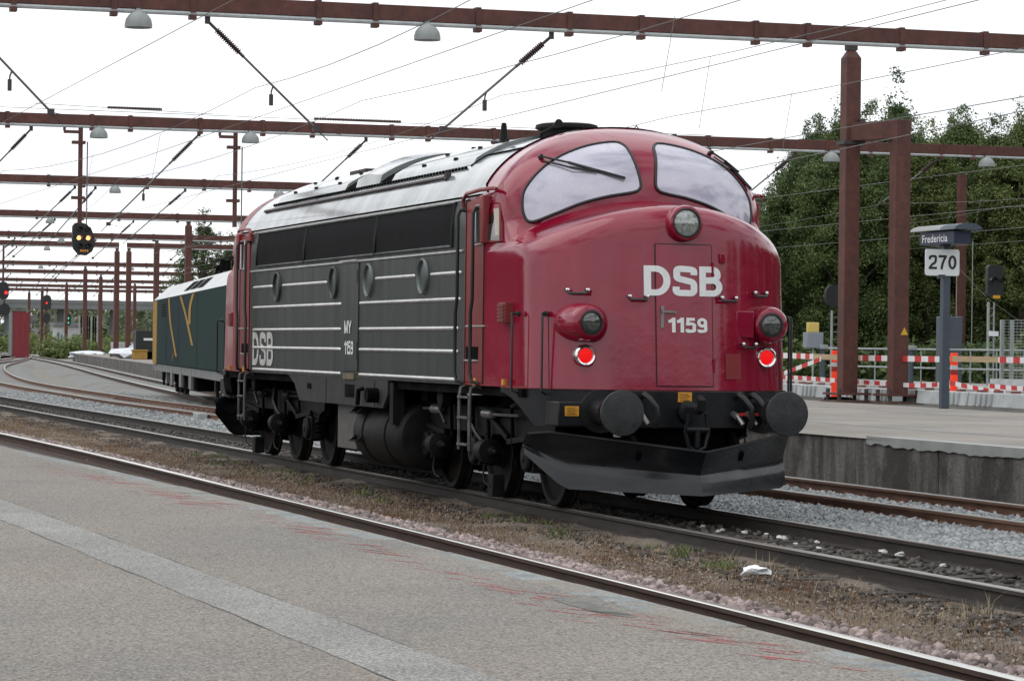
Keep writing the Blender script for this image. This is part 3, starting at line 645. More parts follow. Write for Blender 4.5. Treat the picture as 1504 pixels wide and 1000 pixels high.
    fin(MB().tube([(nosey(y * 1.012, z) + .003, y * 1.018, z + (.006 if z > 2 else -.006)) for y, z in edge], .006, 5, closed=True), 'door_seam', M_rub, fe)
    fin(MB().box(nosey(-.25, 2.0) + .01, nosey(-.25, 2.0) + .03, -.262, -.228, 1.90, 2.12).bar((nosey(-.25, 2.06) + .05, -.245, 2.065), (nosey(-.2, 2.06) + .05, -.10, 2.06), .02, .022).bar((nosey(-.25, 2.06), -.245, 2.065), (nosey(-.25, 2.06) + .06, -.245, 2.065), .03, .03), 'door_handle', M_steel, dro)
    for zz in (1.52, 2.5): fin(MB().cyl((nosey(.3, zz) + .015, .312, zz - .07), (nosey(.3, zz) + .015, .312, zz + .07), .014, n=8), 'hinge', M_red, dro)
    # step grips
    for y, z in ((-1.04, 2.275), (-.49, 2.215), (.49, 2.215), (.92, 2.275), (.745, 1.745)):
        g = MB(); wdt = .085
        A = (nosey(y - wdt, z) - .01, y - wdt, z); B = (nosey(y + wdt, z) - .01, y + wdt, z); o = .07
        g.tube([A, (A[0] + o, A[1], A[2] - .01), (A[0] + o + .02, A[1] + .01, A[2] - .035), (B[0] + o + .02, B[1] - .01, B[2] - .035), (B[0] + o, B[1], B[2] - .01), B], .015, 7)
        gr = fin(g, 'step_grip', M_rub, fe)
        for Q in (A, B): fin(MB().lathe([(0, .001), (.0, .022), (.012, .018), (.016, .001)], (Q[0] + o, Q[1], Q[2]), (1, 0, 0), 10), 'grip_bolt', M_chrome, gr)
    for ys_ in (-1.265, 1.265): fin(MB().tube([(nosey(ys_, z) + .002, ys_ * 1.001, z) for z in [1.28 + .085 * k for k in range(10)]], .004, 5), 'panel_seam', M_rub, fe)
    # socket box, hatch and small cover
    y0, y1, z0, z1 = .60, .80, 1.81, 2.085; x0 = nosey(.7, 1.95)
    fin(MB().box(x0 - .2, x0 + .035, y0, y1, z0, z1), 'socket_box', M_red, fe, bevel=.012)
    fin(MB().grid([[(nosey(y, z) + .008, y, z) for y in (.455, .50, .55, .60, .645)] for z in (1.385, 1.5, 1.645)]), 'hatch_cover', M_redside, fe)
    fin(MB().box(nosey(.44, 2.6) - .05, nosey(.44, 2.6) + .03, .40, .46, 2.565, 2.665), 'small_cover', M_red, fe, bevel=.008)
    return fe
fe_front = make_end(False); fe_rear = make_end(True)
# lettering on the nose
letters('operator_letters', 'DSB', lambda a, b, k: (nosey(-.425 + .85 * a, 2.225 + .305 * b) + .016 + .0005 * k, -.425 + .85 * a, 2.225 + .305 * b), M_white, fe_front, w=.205, gap=.065)
letters('number', '1159', lambda a, b, k: (nosey(-.18 + .42 * a, 1.855 + .15 * b) + .016 + .0005 * k, -.18 + .42 * a, 1.855 + .15 * b), M_white, fe_front, w=.20, gap=.08)

# --- cab sides, engine-room sides, roof
def section(z0, z1, n):
    out = []
    for i in range(n + 1):
        z = z0 + (z1 - z0) * i / n; k = max(0.0, (z - 3.0) / 1.08); out.append((W * (1 - min(1, k ** 2.1)) ** (1 / 2.1), z))
    return out
ZE = 3.31
XA, XB = -3.45, -14.67      # black engine-room side between these
for s in (-1, 1):
    sec = [(W, 1.27)] + section(2.6, ZE, 8)
    def ext(x0, x1, name, ma, par=loco):
        return MB().grid([[(x, s * y, z) for y, z in sec] for x in (x0, x1)]).build(name, ma, par)
    side = ext(XA, XB, 'engine_room_side', M_blk)
    if s < 0: side['label'] = 'black engine-room side with grilles, portholes and bright strips'
    for rear in (False, True):
        mb = MB().grid([[(x, s * y, z) for y, z in sec] for x in ((XB, 2 * LXN + 2.655) if rear else (XA, -2.655))])
        cs = mb.build('cab_side', M_redside, loco)
        def fin(m, n, ma, par=cs, **k):
            if rear: m.mirx(LXS)
            return m.build(n, ma, par, **k)
        Y = lambda o: s * (W + o)
        def slab(x0, x1, z0, z1, o0, o1):
            a, b = sorted((Y(o0), Y(o1))); return MB().box(x0, x1, a, b, z0, z1)
        # door with window, dark slab for the step hole and gutter
        dr = fin(slab(-3.36, -2.70, 1.30, 3.26, -.10, .006), 'cab_door', M_redside, bevel=.004)
        fin(slab(-3.385, -3.365, 1.29, 3.28, -.05, .012), 'door_frame', M_rub, dr); fin(slab(-2.695, -2.675, 1.29, 3.28, -.05, .012), 'door_frame', M_rub, dr)
        fin(slab(-2.99, -2.76, 2.80, 3.18, -.02, .011), 'window', M_pane, dr, bevel=.004)
        fin(MB().tube([(-3.01, Y(.012), 2.78), (-2.74, Y(.012), 2.78), (-2.74, Y(.004), 3.2), (-3.01, Y(.004), 3.2)], .014, 6, closed=True), 'window_frame', M_alu, dr)
        fin(slab(-3.32, -2.86, 1.545, 1.685, .0, .010), 'step_recess_shade', M_dark, cs); fin(slab(-3.33, -2.85, 1.53, 1.545, .0, .03), 'step_lip', M_alu, cs)  # dark slab on the surface paints the shade of the step hole
        fin(slab(-3.34, -2.62, 1.90, 1.915, .0, .016), 'side_strip', M_alu, cs)
        def ytap(x, z): xq = cab(1.434, z); t_ = max(0, min(1, (x - xq) / (-2.66 - xq))); return (1.434 + .096 * t_) * (1 - max(0, (z - 3.0) / 1.08) ** 2.1) ** .5
        def onside(poly, o): return MB().add([(x, s * (ytap(x, z) + o), z) for x, z in poly] + [(x, s * (ytap(x, z) - .04), z) for x, z in poly], [tuple(range(len(poly)))] + [(i, (i + 1) % len(poly), len(poly) + (i + 1) % len(poly), len(poly) + i) for i in range(len(poly))])
        qp = [(-2.60, 2.80), (-2.44, 2.80), (-2.27, 2.80), (-2.33, 3.0), (-2.40, 3.2), (-2.50, 3.21), (-2.60, 3.22)]
        qw = fin(onside(qp, .010), 'quarter_window', M_pane, cs)
        fin(onside([(-2.40, 2.86), (-2.31, 2.86), (-2.40, 3.15), (-2.50, 3.15)], .013), 'blind', M_blind, qw)
        fin(MB().tube([(x, s * (ytap(x, z) + .008), z) for x, z in qp], .014, 6, closed=True), 'window_frame', M_redside, qw)
        fin(MB().prism([(-2.70, 2.78), (-2.585, 2.78), (-2.60, 3.30), (-2.74, 3.30)], 'y', *sorted((Y(-.05), Y(.055)))), 'wind_deflector', M_redside, cs, bevel=.02)
        fin(MB().tube([(-3.47, Y(.0), 3.18), (-3.46, Y(.02), 3.28), (-3.36, Y(.01), 3.345), (-2.9, Y(-.0), 3.365), (-2.45, Y(-.02), 3.365), (-2.36, Y(-.03), 3.35)], .022, 8), 'rain_gutter', M_redside, cs)
        for hx in (-3.435, -2.84):
            zt = 3.16
            fin(MB().tube([(hx + .03, Y(0), zt), (hx + .02, Y(.06), zt + .01), (hx, Y(.085), zt - .05), (hx, Y(.085), 2.2), (hx - .06, Y(.085), 2.05), (hx - .06, Y(.085), 1.40), (hx - .03, Y(.07), 1.31), (hx, Y(0), 1.29)], .021, 8), 'hand_rail', M_rub, cs)
        lad = MB(); lad2 = MB()
        lo = thing_part = None
        for hx in (-3.37, -2.97): lad = MB(); lad.tube([(hx, Y(-.15), 1.20), (hx, Y(-.02), 1.265), (hx, Y(.045), 1.24), (hx, Y(.06), 1.15), (hx, Y(.06), .57)], .020, 7); lo = fin(lad, 'ladder_rail', M_lad, loco)
        for zz in (.63, .92, 1.14): fin(MB().box(-3.37, -2.97, *sorted((Y(.03), Y(.09))), zz - .012, zz + .012), 'rung', M_lad, lo)
        vt = fin(slab(-2.12, -1.86, 1.94, 2.15, -.12, .012), 'vent', M_redside, cs, bevel=.004)
        for i in range(5): fin(slab(-2.10, -1.88, 1.955 + i * .038, 1.975 + i * .038, .0, .03), 'louvre', M_redside, vt)
        fin(slab(-3.05, -2.93, 1.275, 1.345, .0, .008), 'warning_plate', M_yel, cs); fin(slab(-1.98, -1.90, 1.29, 1.35, -.02, .008), 'warning_plate', M_yel, cs)
        # wing of the black front skirt is built below
    # grilles
    Y = lambda o: s * (W + o)
    def sb(x0, x1, z0, z1, o0, o1): 
        a, b = sorted((Y(o0), Y(o1))); return MB().box(x0, x1, a, b, z0, z1)
    M_gr = mat('grille_mesh', (0.005, 0.005, 0.006), 0.8, spec=.12, var=0.35, vscale=3, vstretch=(2, 1, .2), bump=0.8, bscale=220, bdist=.01)
    for x0, x1 in ((-3.92, -7.32), (-7.38, -11.15), (-11.21, -14.22)):
        zt = lambda o, z: s * (W * (1 - max(0, (z - 3.0) / 1.08) ** 2.1) ** (1 / 2.1) + o)
        gm = MB().grid([[(x, zt(.012, z), z) for z in (2.80, 3.0, 3.1, 3.18, 3.255)] for x in (x0, x1)])
        g = gm.build('air_grille', M_gr, side)
        MB().tube([(x0, zt(.02, 2.79), 2.79), (x1, zt(.02, 2.79), 2.79), (x1, zt(.014, 3.0), 3.0), (x1, zt(.014, 3.27), 3.27), (x0, zt(.014, 3.27), 3.27), (x0, zt(.014, 3.0), 3.0)], .016, 6, closed=True).build('grille_frame', M_blk, g)
    sb(XB + .02, XA - .02, 2.722, 2.742, .0, .022).build('side_strip', M_alu, side)
    sb(XB + .02, XA - .02, 3.285, 3.305, -.08, -.035).build('eaves_strip', M_alu, side)
    def strip(x0, x1, z):
        n = 6; prof = [(.0 + .024 * math.sin(PI * i / n), z + .021 * math.cos(PI * i / n)) for i in range(n + 1)]
        rows = [[(x, Y(o), zz) for o, zz in prof] for x in (x0, x0 - .03, x1 + .03, x1)]
        rows[0] = [(x0, Y(0), z)] * (n + 1); rows[-1] = [(x1, Y(0), z)] * (n + 1)
        MB().grid(rows).build('side_strip', M_alu, side)
    for z in (2.205, 1.885, 1.63, 1.32):
        strip(-3.58 if z > 2 else -3.66, -8.10, z); strip(-9.10, -14.45, z)
    for a, b in ((-3.56, -4.80), (-5.50, -7.33), (-9.90, -12.52), (-13.2, -14.45)): strip(a, b, 2.495)
    for px in (-5.14, -7.68, -9.50, -12.87):
        rg = MB().lathe([(-.01, .175), (.02, .178), (.032, .195), (.02, .212), (-.01, .215)], (px, Y(0), 2.48), (0, s, 0), 32, cap=False).build('porthole', mat('porthole_rim', (.10, .115, .11), .4, metal=.4) if px > -8 else M_blk, side, smooth=0.9)
        MB().lathe([(.0, .18), (.006, .1), (.008, .001)], (px, Y(0), 2.48), (0, s, 0), 28).build('porthole_glass', mat('porthole_glass', (.045, .06, .058), .28, spec=.5), rg)
    cdr = sb(-9.04, -8.17, 1.355, 2.715, -.05, .014).build('side_door', M_blk, side, bevel=.006)
    sb(-8.25, -8.21, 2.46, 2.62, .01, .02).build('lock', M_rub, cdr); sb(-8.25, -8.20, 1.50, 1.72, .01, .02).build('lock', M_rub, cdr)
    sb(-9.04, -8.17, 2.735, 2.75, .01, .05).build('drip_rail', M_alu, cdr)
    fx = (lambda x0, x1: (lambda a: x0 + (x1 - x0) * a)) if s < 0 else (lambda x0, x1: (lambda a: x1 + (x0 - x1) * a))
    for nm, bd, x0, x1, z0, z1, o in (('class_letters', 'MY', -8.85, -8.48, 1.83, 1.99, .019), ('number', '1159', -8.83, -8.36, 1.565, 1.735, .019)):
        g_ = fx(x0, x1); letters(nm, bd, lambda a, b, k, g_=g_, z0=z0, z1=z1, o=o: (g_(a), Y(o + .0005 * k), z0 + (z1 - z0) * b), M_white, side, w=.17)
    g_ = fx(-14.50, -13.10); letters('operator_letters', 'DSB', lambda a, b, k: (g_(a), Y(.004 + .0005 * k), 1.375 + .475 * b), M_white2, side, w=.19)
    # middle skirt with its fittings
    sk = MB().prism([(-12.15, 1.268), (-6.72, 1.268), (-6.72, 1.10), (-6.95, 0.93), (-11.45, 0.93), (-11.75, 1.15)], 'y', *sorted((Y(-.05), Y(-.004)))).build('side_skirt', M_skirt, loco)
    for a in (-7.35, -9.9): sb(a - .01, a + .01, .94, 1.25, -.01, .004).build('skirt_seam', M_rub, sk)
    sb(-8.86, -8.38, 1.03, 1.19, -.01, .003).build('skirt_opening', M_dark, sk); sb(-8.9, -8.35, 1.255, 1.33, -.01, .017).build('warning_plate', mat('worn_plate', (.12, .09, .05), .6, var=.5, vscale=12), sk)
    sb(-10.95, -10.75, 1.10, 1.17, .0, .01).build('filler_cap', M_dark, sk); MB().tube([(-7.9, Y(.0), 1.15), (-7.9, Y(.06), 1.13), (-7.95, Y(.06), .95)], .03, 7).build('pipe', M_dark, sk)
    MB().cyl((-7.2, Y(.0), 1.08), (-7.2, Y(.14), 1.08), .09, n=14).build('filler_cap', M_dark, sk); sb(-6.68, -6.52, .74, 1.24, -.16, -.02).build('bracket', M_dark2, sk)
# roof
rp = []
for i in range(41):
    ph = -PI / 2 + PI * i / 40; y, z = outl(ph)
    if z > ZE - 0.01: rp.append((y * .998, z * .9995))
roof = MB().grid([[(x, y, z) for y, z in rp] for x in (-2.70, XA, -9.45, XB, LXN * 2 + 2.70)]).build('roof', M_roof, loco, smooth=0.9)
def roof_pt(ph, o): y, z = outl(ph); return (y + o * math.sin(ph), z + o * math.cos(ph))
PH = 0.84    # foot of the raised hatches
def hatch(x0, x1, o=0.035, name='roof_hatch', ph=PH, bulge=0.0):
    n = 24; rows = []
    for x, oo in ((x0, 0.0), (x0, o), ((x0 + x1) / 2, o + bulge), (x1, o), (x1, 0.0)):
        rows.append([(x, *roof_pt(-ph + 2 * ph * i / n, oo if 0 < i < n else 0)) for i in range(n + 1)])
    return MB().grid(rows).build(name, mat('roof_hatch_shaded_grey', (.24, .26, .26), .22, coat=.7, vscale=1.9, vstretch=(1.6, 1, .3), col2=(.13, .145, .145), rvar=.1), roof, smooth=0.5)  # dimmer reflection of the upper roof is put into this darker grey
hatch(-4.45, -8.05, .04); hatch(-8.65, -9.90, .07, bulge=.06); hatch(-10.50, -14.6, .04)
for x0, x1 in ((-8.06, -8.64), (-9.91, -10.49)):
    MB().grid([[(x, *roof_pt(-PH + 2 * PH * i / 24, .006)) for i in range(25)] for x in (x0, x1)]).build('fan_opening_strip', mat('fan_opening_shade', (.003, .003, .003), .95, spec=.02), roof)  # flat black strip stands in for the shade inside the open hatches
for x in (-5.5, -6.9, -11.2, -12.6, -13.9):
    for ph in (-.72, -.5, -.28, .5): MB().box(x - .03, x + .03, roof_pt(ph, .05)[0] - .02, roof_pt(ph, .05)[0] + .02, roof_pt(ph, .035)[1] - .02, roof_pt(ph, .035)[1] + .025).build('hatch_clamp', M_dark2, roof)
for s in (-1, 1):
    bd = MB()
    for i in range(76):
        x = -4.55 - i * .134; y, z = roof_pt(s * .885, .008); bd.lathe([(-.01, .024), (.012, .02), (.022, .001)], (x, y, z), (0, math.sin(s * .885), math.cos(.885)), 6)
    b_ = bd.build('rivet_row', M_dark, roof); b_['kind'] = 'stuff'
    y, z = roof_pt(s * .98, .01)
    MB().bar((-5.05, y, z), (-14.85, y, z), .03, .035, (0, math.sin(s * .98), math.cos(.98))).bar((-4.95, y, z + .02), (-5.05, y, z), .06, .08).build('roof_gutter', mat('gutter_brown', (.035, .018, .018), .6), roof)
    # panel seam above the cab
    MB().tube([(-2.97, *roof_pt(s * .70, .004)), (-4.40, *roof_pt(s * .70, .004)), (-4.46, *roof_pt(s * .86, .004))], .010, 5).build('panel_seam', M_dark, roof)
MB().tube([(-2.99 if abs(p) < 1.2 else -2.8, *roof_pt(p, .004)) for p in [-1.25 + 2.5 * i / 30 for i in range(31)]], .012, 5).build('panel_seam', M_dark, roof)
# things on the roof
MB().lathe([(0, .30), (.10, .30), (.13, .36), (.17, .35), (.185, .30)], (-4.3, -.1, 4.03), (0, 0, 1), 28).build('roof_ventilator', M_dark2, roof)
MB().lathe([(0, .07), (.03, .055), (.26, .03), (.27, .001)], (-5.7, -.42, 4.05), (0, 0, 1), 10).box(-5.9, -5.5, -.50, -.34, 4.02, 4.09).build('antenna', M_dark2, roof)
for x, y, z, w_, h_ in ((-7.5, .35, 4.03, 3.4, .15), (-11.5, .0, 4.06, .4, .10), (-12.9, -.05, 4.06, .9, .09)):
    MB().box(x - w_ / 2, x + w_ / 2, y - .35, y + .35, z - .1, z + h_).build('exhaust_box', M_gutter if False else MATS['gutter_brown'], roof, bevel=.01)
MB().tube([(-3.6, -.62, 3.93), (-3.6, -.62, 4.05), (-3.2, -.55, 4.13)], .022, 6).lathe([(0, .02), (.12, .05)], (-3.3, -.57, 4.11), (.4, .07, .08), 10).build('horn', M_dark2, roof)
for x, y in ((-3.1, -.28), (-3.0, .28), (-14.0, -.4), (-10.6, -.3)):
    zt = 4.05 - .2 * y * y; MB().tube([(x, y, zt - .02), (x, y - .02, zt + .06), (x, y, zt + .09), (x, y + .02, zt + .06), (x, y, zt - .02)], .008, 5).build('lifting_eye', M_dark2, roof)
# underfloor
MB().box(-17.0, -1.5, -1.46, 1.46, 1.17, 1.262).build('floor_pan', M_dark, loco)

# --- front skirt, buffer beam, buffers, hoses, coupling, plough (both ends)
def lower_end(rear):
    def fin(mb, name, ma, par=loco, **k):
        if rear: mb.mirx(LXN)
        return mb.build(name, ma, par, **k)
    NU = 48; us = [math.sin(PI / 2 * (2 * i / NU - 1)) for i in range(NU + 1)]
    def bot(q): return .885 + .02 * abs(q)
    k_ = .988
    rows = [[(xc(1.27) - .02 - 1.45 * (1 - gE(q * .93, 2.1)) , W * k_ * q * .93 / .93 * (.93 if False else .945), z if z > 1 else bot(q)) for q in us] for z in (1.266, .9)]
    q_e = .93
    sk = MB()
    def P(q, z): return (xc(1.27) - .018 - 1.45 * (1 - gE(q, 2.1)), W * .99 * q, z)
    qs = [math.sin(PI / 2 * (2 * i / NU - 1)) for i in range(NU + 1)]; top = []; bt = []
    for q in qs:
        top.append(P(q, 1.266))
        zb = .885 if abs(q) < .90 else .885 + (abs(q) - .90) / .10 * .33
        bt.append(P(q, min(1.24, zb)))
    mid = [tuple((np.array(a) + np.array(b)) / 2) for a, b in zip(top, bt)]
    sk.grid([top, mid, bt]); sk.grid([bt, [(p[0] - .12, p[1] * .94, p[2]) for p in bt]])
    skirt = fin(sk, 'front_skirt', M_beam, smooth=0.8)
    fin(MB().grid([[(p[0] + .012, p[1] * 1.006, z) for p in top] for z in (1.262, 1.285)]), 'red_edge', M_redside, skirt)
    for s in (-1, 1):
        # buffer
        b = fin(MB().lathe([(0, .22), (.03, .22), (.035, .14), (.34, .135), (.345, .105), (.62, .10)], (-.72, s * .875, 1.05), (1, 0, 0), 24), 'buffer', M_beam, loco, smooth=0.6)
        fin(MB().lathe([(-.075, .10), (-.07, .17), (-.055, .224), (-.03, .228), (-.018, .222), (-.006, .15), (0, .001)], (0, s * .875, 1.05), (1, 0, 0), 40), 'buffer_head', mat('buffer_face', (.018, .019, .020), .55, var=.5, vscale=7, bump=.25, bscale=30), b, smooth=0.6)
        fin(MB().box(-1.15, -.70, *sorted((s * .66, s * 1.32)), .90, 1.145), 'buffer_box', M_beam, skirt, bevel=.012)
        fin(MB().bar((-.72, s * .72, .93), (-.70, s * .72, .80), .03, .02).bar((-.70, s * .72, .80), (-.62, s * .70, .80), .03, .015), 'bracket', M_steel, skirt)
    fin(MB().box(-.78, -.60, -.64, .64, .885, 1.262), 'buffer_beam', M_beam, skirt, bevel=.01)
    # plates
    def plate(y, z, x, par):
        pl = fin(MB().box(x, x + .008, y - .075, y + .075, z - .05, z + .05), 'warning_plate', M_yel, par, bevel=.003)
        for i in range(4): fin(MB().box(x + .008, x + .0095, y - .05, y + .05 - .02 * (i % 2), z - .035 + i * .02, z - .028 + i * .02), 'plate_lettering', M_ink, pl)
    plate(-.01, 1.20, -.598, skirt); plate(-1.18, 1.05, -.70, skirt)
    # draw hook and screw coupling
    hk = fin(MB().lathe([(0, .12), (.06, .11), (.07, .07)], (-.60, .02, 1.05), (1, 0, 0), 16).box(-.58, -.26, -.01, .05, 1.02, 1.10).tube([(-.30, .02, 1.06), (-.20, .02, 1.10), (-.17, .02, 1.17), (-.23, .02, 1.20), (-.28, .02, 1.18)], [.045, .045, .04, .035, .02], 8), 'draw_hook', M_beam, loco)
    fin(MB().tube([(-.30, -.07, 1.04), (-.33, -.10, .86), (-.32, -.06, .70), (-.30, .02, .665), (-.30, .10, .70), (-.31, .14, .86), (-.30, .11, 1.04)], .022, 7).cyl((-.30, -.10, .88), (-.30, .14, .88), .03, n=8).tube([(-.30, .02, .88), (-.30, .02, .70)], .03, 8), 'screw_coupling', M_beam, hk)
    for y0, dy, sg in ((-.47, .06, 1), (.55, .0, 1), (.70, .0, 1)):
        h = fin(MB().tube([(-.60, y0, 1.21), (-.52, y0, 1.23), (-.45, y0 + .03, 1.19), (-.41, y0 + .09, 1.10), (-.42, y0 + .11, .98), (-.47, y0 + .09, .90)], .030, 8), 'brake_hose', M_rub, loco)
        fin(MB().cyl((-.60, y0 - .03, 1.03), (-.50, y0 - .03, 1.01), .035, n=8).cyl((-.50, y0 - .03, 1.02), (-.46, y0 + .02, .93), .025, n=8), 'hose_cock', M_steel, h)
        if y0 > 0: fin(MB().bar((-.47, y0 - .02, 1.03), (-.47, y0 + .06, 1.035), .02, .03), 'cock_handle', mat('red_handle', (.35, .02, .015), .5), h)
    # snow plough
    def pl(q, z, o):
        a = abs(q); return (-.16 - 1.12 * a ** 1.08 + o * .93, 1.46 * q, z)
    N = 30; qs = [-1.03 + 1.03 * i / 16 for i in range(16)] + [.88 * i / 14 for i in range(15)]
    rows = []
    def ztop(a): return .665 + .185 * a - (.0 if a < .9 else (a - .9) * .35)
    def zbot(q): a = abs(q); return .225 + .04 * a + (0 if q > -.80 else (a - .80) * 1.45) + (0 if q < .84 else (q - .84) * .8)
    prof = ((0, .19), (.06, .165), (.30, .07), (.46, .02), (.54, .008), (.60, .02), (.68, .05), (.74, .062), (.88, .072), (1, .088))
    for t, o in prof: rows.append([pl(q, ztop(abs(q)) + (zbot(q) - ztop(abs(q))) * t, o) for q in qs])
    back = [[(p[0] - .014, p[1], p[2]) for p in rw] for rw in rows[::-1]]
    pw = fin(MB().grid(rows + back + [rows[0]]), 'snow_plough', mat('plough_paint', (.005, .0065, .009), .30, coat=.1, spec=.45, var=.6, vscale=3, vstretch=(1, 1, 3), rvar=.14), loco, smooth=0.5)
    fin(MB().tube([(p[0] + .004, p[1], p[2]) for p in rows[0]], .014, 6), 'plough_edge', M_beam, pw)
    for y in (-.55, .55): fin(MB().bar((-.9, y, .95), (-.45, y, .60), .05, .10), 'plough_stay', M_dark, pw)
    fin(MB().box(-1.9, -.8, -.5, .5, .62, .88), 'plough_frame', M_dark, pw)
lower_end(False); lower_end(True)

# --- tanks between the bogies
for s in (-1, 1):
    yc = s * 1.06
    tk = MB().lathe([(0, .30), (.03, .385), (.07, .40), (2.30, .40), (2.36, .37), (2.38, .3)], (-8.75, yc, .60), (1, 0, 0), 32).build('air_tank', M_dark2, loco, smooth=0.5)
    MB().box(-9.75, -8.72, *sorted((s * 1.20, s * 1.40)), .36, .93).build('battery_box', mat('battery_box_grey', (.075, .07, .066), .6, var=.2, vscale=5), loco, bevel=.008)
    for z in (.83, .48):
        st = MB().box(-8.55, -8.20, *sorted((s * 1.40, s * 1.55)), z, z + .02)
        for x in (-8.55, -8.20): st.prism([(s * 1.36, z), (s * 1.55, z), (s * 1.40, z + .14)] if True else [], 'x', x - .01, x + .01)
        st.build('tank_step', M_dark2, tk)
    for x in (-8.2, -7.1): MB().lathe([(-.03, .407), (.03, .407)], (x, yc, .60), (1, 0, 0), 32, cap=False).build('tank_strap', M_dark, tk)
MB().box(-9.7, -6.1, -.8, .8, .35, 1.0).build('fuel_tank', M_dark, loco)

# --- bogies
M_whl = mat('wheel_steel', (.013, .012, .011), .6, spec=.15, metal=.1, var=.35, vscale=7)
M_tread = mat('wheel_tread', (.25, .24, .23), .3, metal=.9)
def bogie(xb, fl):
    B = MB()
    for s in (-1, 1):
        y0, y1 = sorted((s * .98, s * 1.08))
        B.prism([(xb - 2.75, .78), (xb - 2.75, .92), (xb - 2.3, 1.02), (xb + 2.3, 1.02), (xb + 2.75, .92), (xb + 2.75, .78), (xb + 2.45, .72), (xb + 2.35, .60), (xb + 1.65, .60), (xb + 1.5, .72), (xb + .5, .72), (xb + .35, .60), (xb - .35, .60), (xb - .5, .72), (xb - 1.5, .72), (xb - 1.65, .60), (xb - 2.35, .60), (xb - 2.45, .72)], 'y', y0, y1)
    B.box(xb - 2.6, xb - 2.45, -1, 1, .72, .95).box(xb + 2.45, xb + 2.6, -1, 1, .72, .95).box(xb - .4, xb + .4, -1, 1, .75, 1.0)
    fr = B.build('bogie_frame', M_dark2, loco, bevel=.01)
    for a in (-2, 2): MB().box(xb + a - .62, xb + a + .62, -.62, .62, .22, 1.1).build('traction_motor', M_dark, fr, bevel=.03)
    MB().box(xb - .5, xb + .5, -.66, .66, .3, 1.17).build('bolster', M_dark, fr)
    for s in (-1, 1): MB().box(xb + .35, xb + 2.5, *sorted((s * .72, s * .96)), 1.03, 1.17).build('cable_duct', M_dark, fr)
    for a in (-2, 0, 2):
        ax = MB().cyl((xb + a, -1.15, .52), (xb + a, 1.15, .52), .085, n=14).build('axle', M_dark, fr)
        for s in (-1, 1):
            wh = MB().lathe([(-.02, .53), (.0, .545), (.012, .545), (.03, .52), (.135, .517), (.14, .50)], (xb + a, s * .715, .52), (0, s, 0), 48, cap=False)
            wh.lathe([(.0, .50), (.0, .46), (.05, .44), (.06, .2), (.02, .16), (.16, .15), (.165, .02)], (xb + a, s * .715, .52), (0, s, 0), 40, cap=False)
            wh.lathe([(.14, .50), (.135, .455), (.09, .43), (.09, .2), (.15, .17)], (xb + a, s * .715, .52), (0, s, 0), 40, cap=False)
            w_ = wh.build('wheel', M_whl, fr, smooth=0.6)
            ab = MB().box(xb + a - .17, xb + a + .17, *sorted((s * .93, s * 1.13)), .36, .69).lathe([(0, .15), (.03, .155), (.055, .13), (.06, .05), (.075, .04)], (xb + a, s * 1.13, .52), (0, s, 0), 24)
            ab.build('axle_box', M_dark2, fr, bevel=.012)
            for e in (-.30, .30):
                sp = MB(); sp.tube([(xb + a + e + .06 * math.cos(t * .8), s * 1.03 + .06 * math.sin(t * .8), .44 + t * .0075) for t in range(44)], .014, 5)
                sp.cyl((xb + a + e, s * 1.03, .40), (xb + a + e, s * 1.03, .44), .085, n=12); sp.build('coil_spring', M_dark, fr)
            for e in (-.62, .62):
                bs_ = MB().prism([(xb + a + e - .05, .35), (xb + a + e + .05, .35), (xb + a + e + .06, .72), (xb + a + e - .06, .72)], 'y', *sorted((s * .74, s * .85))); bs_.bar((xb + a + e, s * .86, 1.0), (xb + a + e, s * .86, .45), .03, .05)
                bs_.build('brake_shoe', M_dark, fr)
    for s in (-1, 1):
        Yb = s * 1.20
        for off, ln in ((-1.30, .40), (.75, .42)) if fl else ((-1.62, .38), (.38, .40)):
            x = xb + off
            bc_ = MB().lathe([(-.02, .04), (-.015, .105), (0, .115), (.03, .122), (ln - .16, .122), (ln - .155, .136), (ln - .12, .136), (ln - .115, .12), (ln - .10, .05), (ln - .02, .045), (ln - .01, .025), (ln + .10, .022)], (x - ln / 2, Yb, .545), (1, 0, 0), 28).build('brake_cylinder', M_dark2, fr, smooth=0.5)
            MB().tube([(x + .05, s * 1.26, .40), (x + .07, s * 1.28, .28), (x + .16, s * 1.28, .20), (x + .30, s * 1.26, .17)], .012, 6).build('brake_pipe', M_dark2, bc_)
        sx = xb + 1.02 if fl else xb - 1.02
        MB().box(sx - .10, sx + .10, *sorted((s * 1.12, s * 1.26)), .06, .30).build('sand_nozzle', M_dark2, fr, bevel=.01)
        for x0, x1, xt in (((xb + 1.74, xb + .42, xb + .62), (xb - 1.40, xb - 2.6, xb - 1.52)) if fl else ((xb + 1.9, xb + .6, xb + .8), (xb - .6, xb - 1.9, xb - .9))):
            MB().cyl((x0, s * 1.16, .955), (x1, s * 1.16, .94), .018, n=7).lathe([(-.16, .03), (-.15, .055), (-.10, .06), (-.05, .05), (0, .062), (.05, .05), (.10, .058), (.15, .05), (.16, .03)], (xt, s * 1.16, .948), (1, 0, 0), 14).build('brake_rod', M_steel if fl else M_dark2, fr, smooth=0.5)
        for e in (-1.05, -.15, .45, 1.35): MB().bar((xb + e, s * 1.12, 1.05), (xb + e + .05, s * 1.12, .62), .035, .03).build('hanger', M_dark, fr)
        for hp in ([(-.3, 1.1, 1.1), (-.1, 1.17, .85), (.15, 1.17, .72), (.25, 1.1, .60)], [(-1.2, 1.12, 1.15), (-1.25, 1.2, .95), (-1.0, 1.2, .8)], [(1.5, 1.1, 1.15), (1.6, 1.2, 1.05), (1.85, 1.15, 1.12)]): MB().tube([(xb + a, s * b, z) for a, b, z in hp], .022, 6).build('air_hose', M_rub, fr)
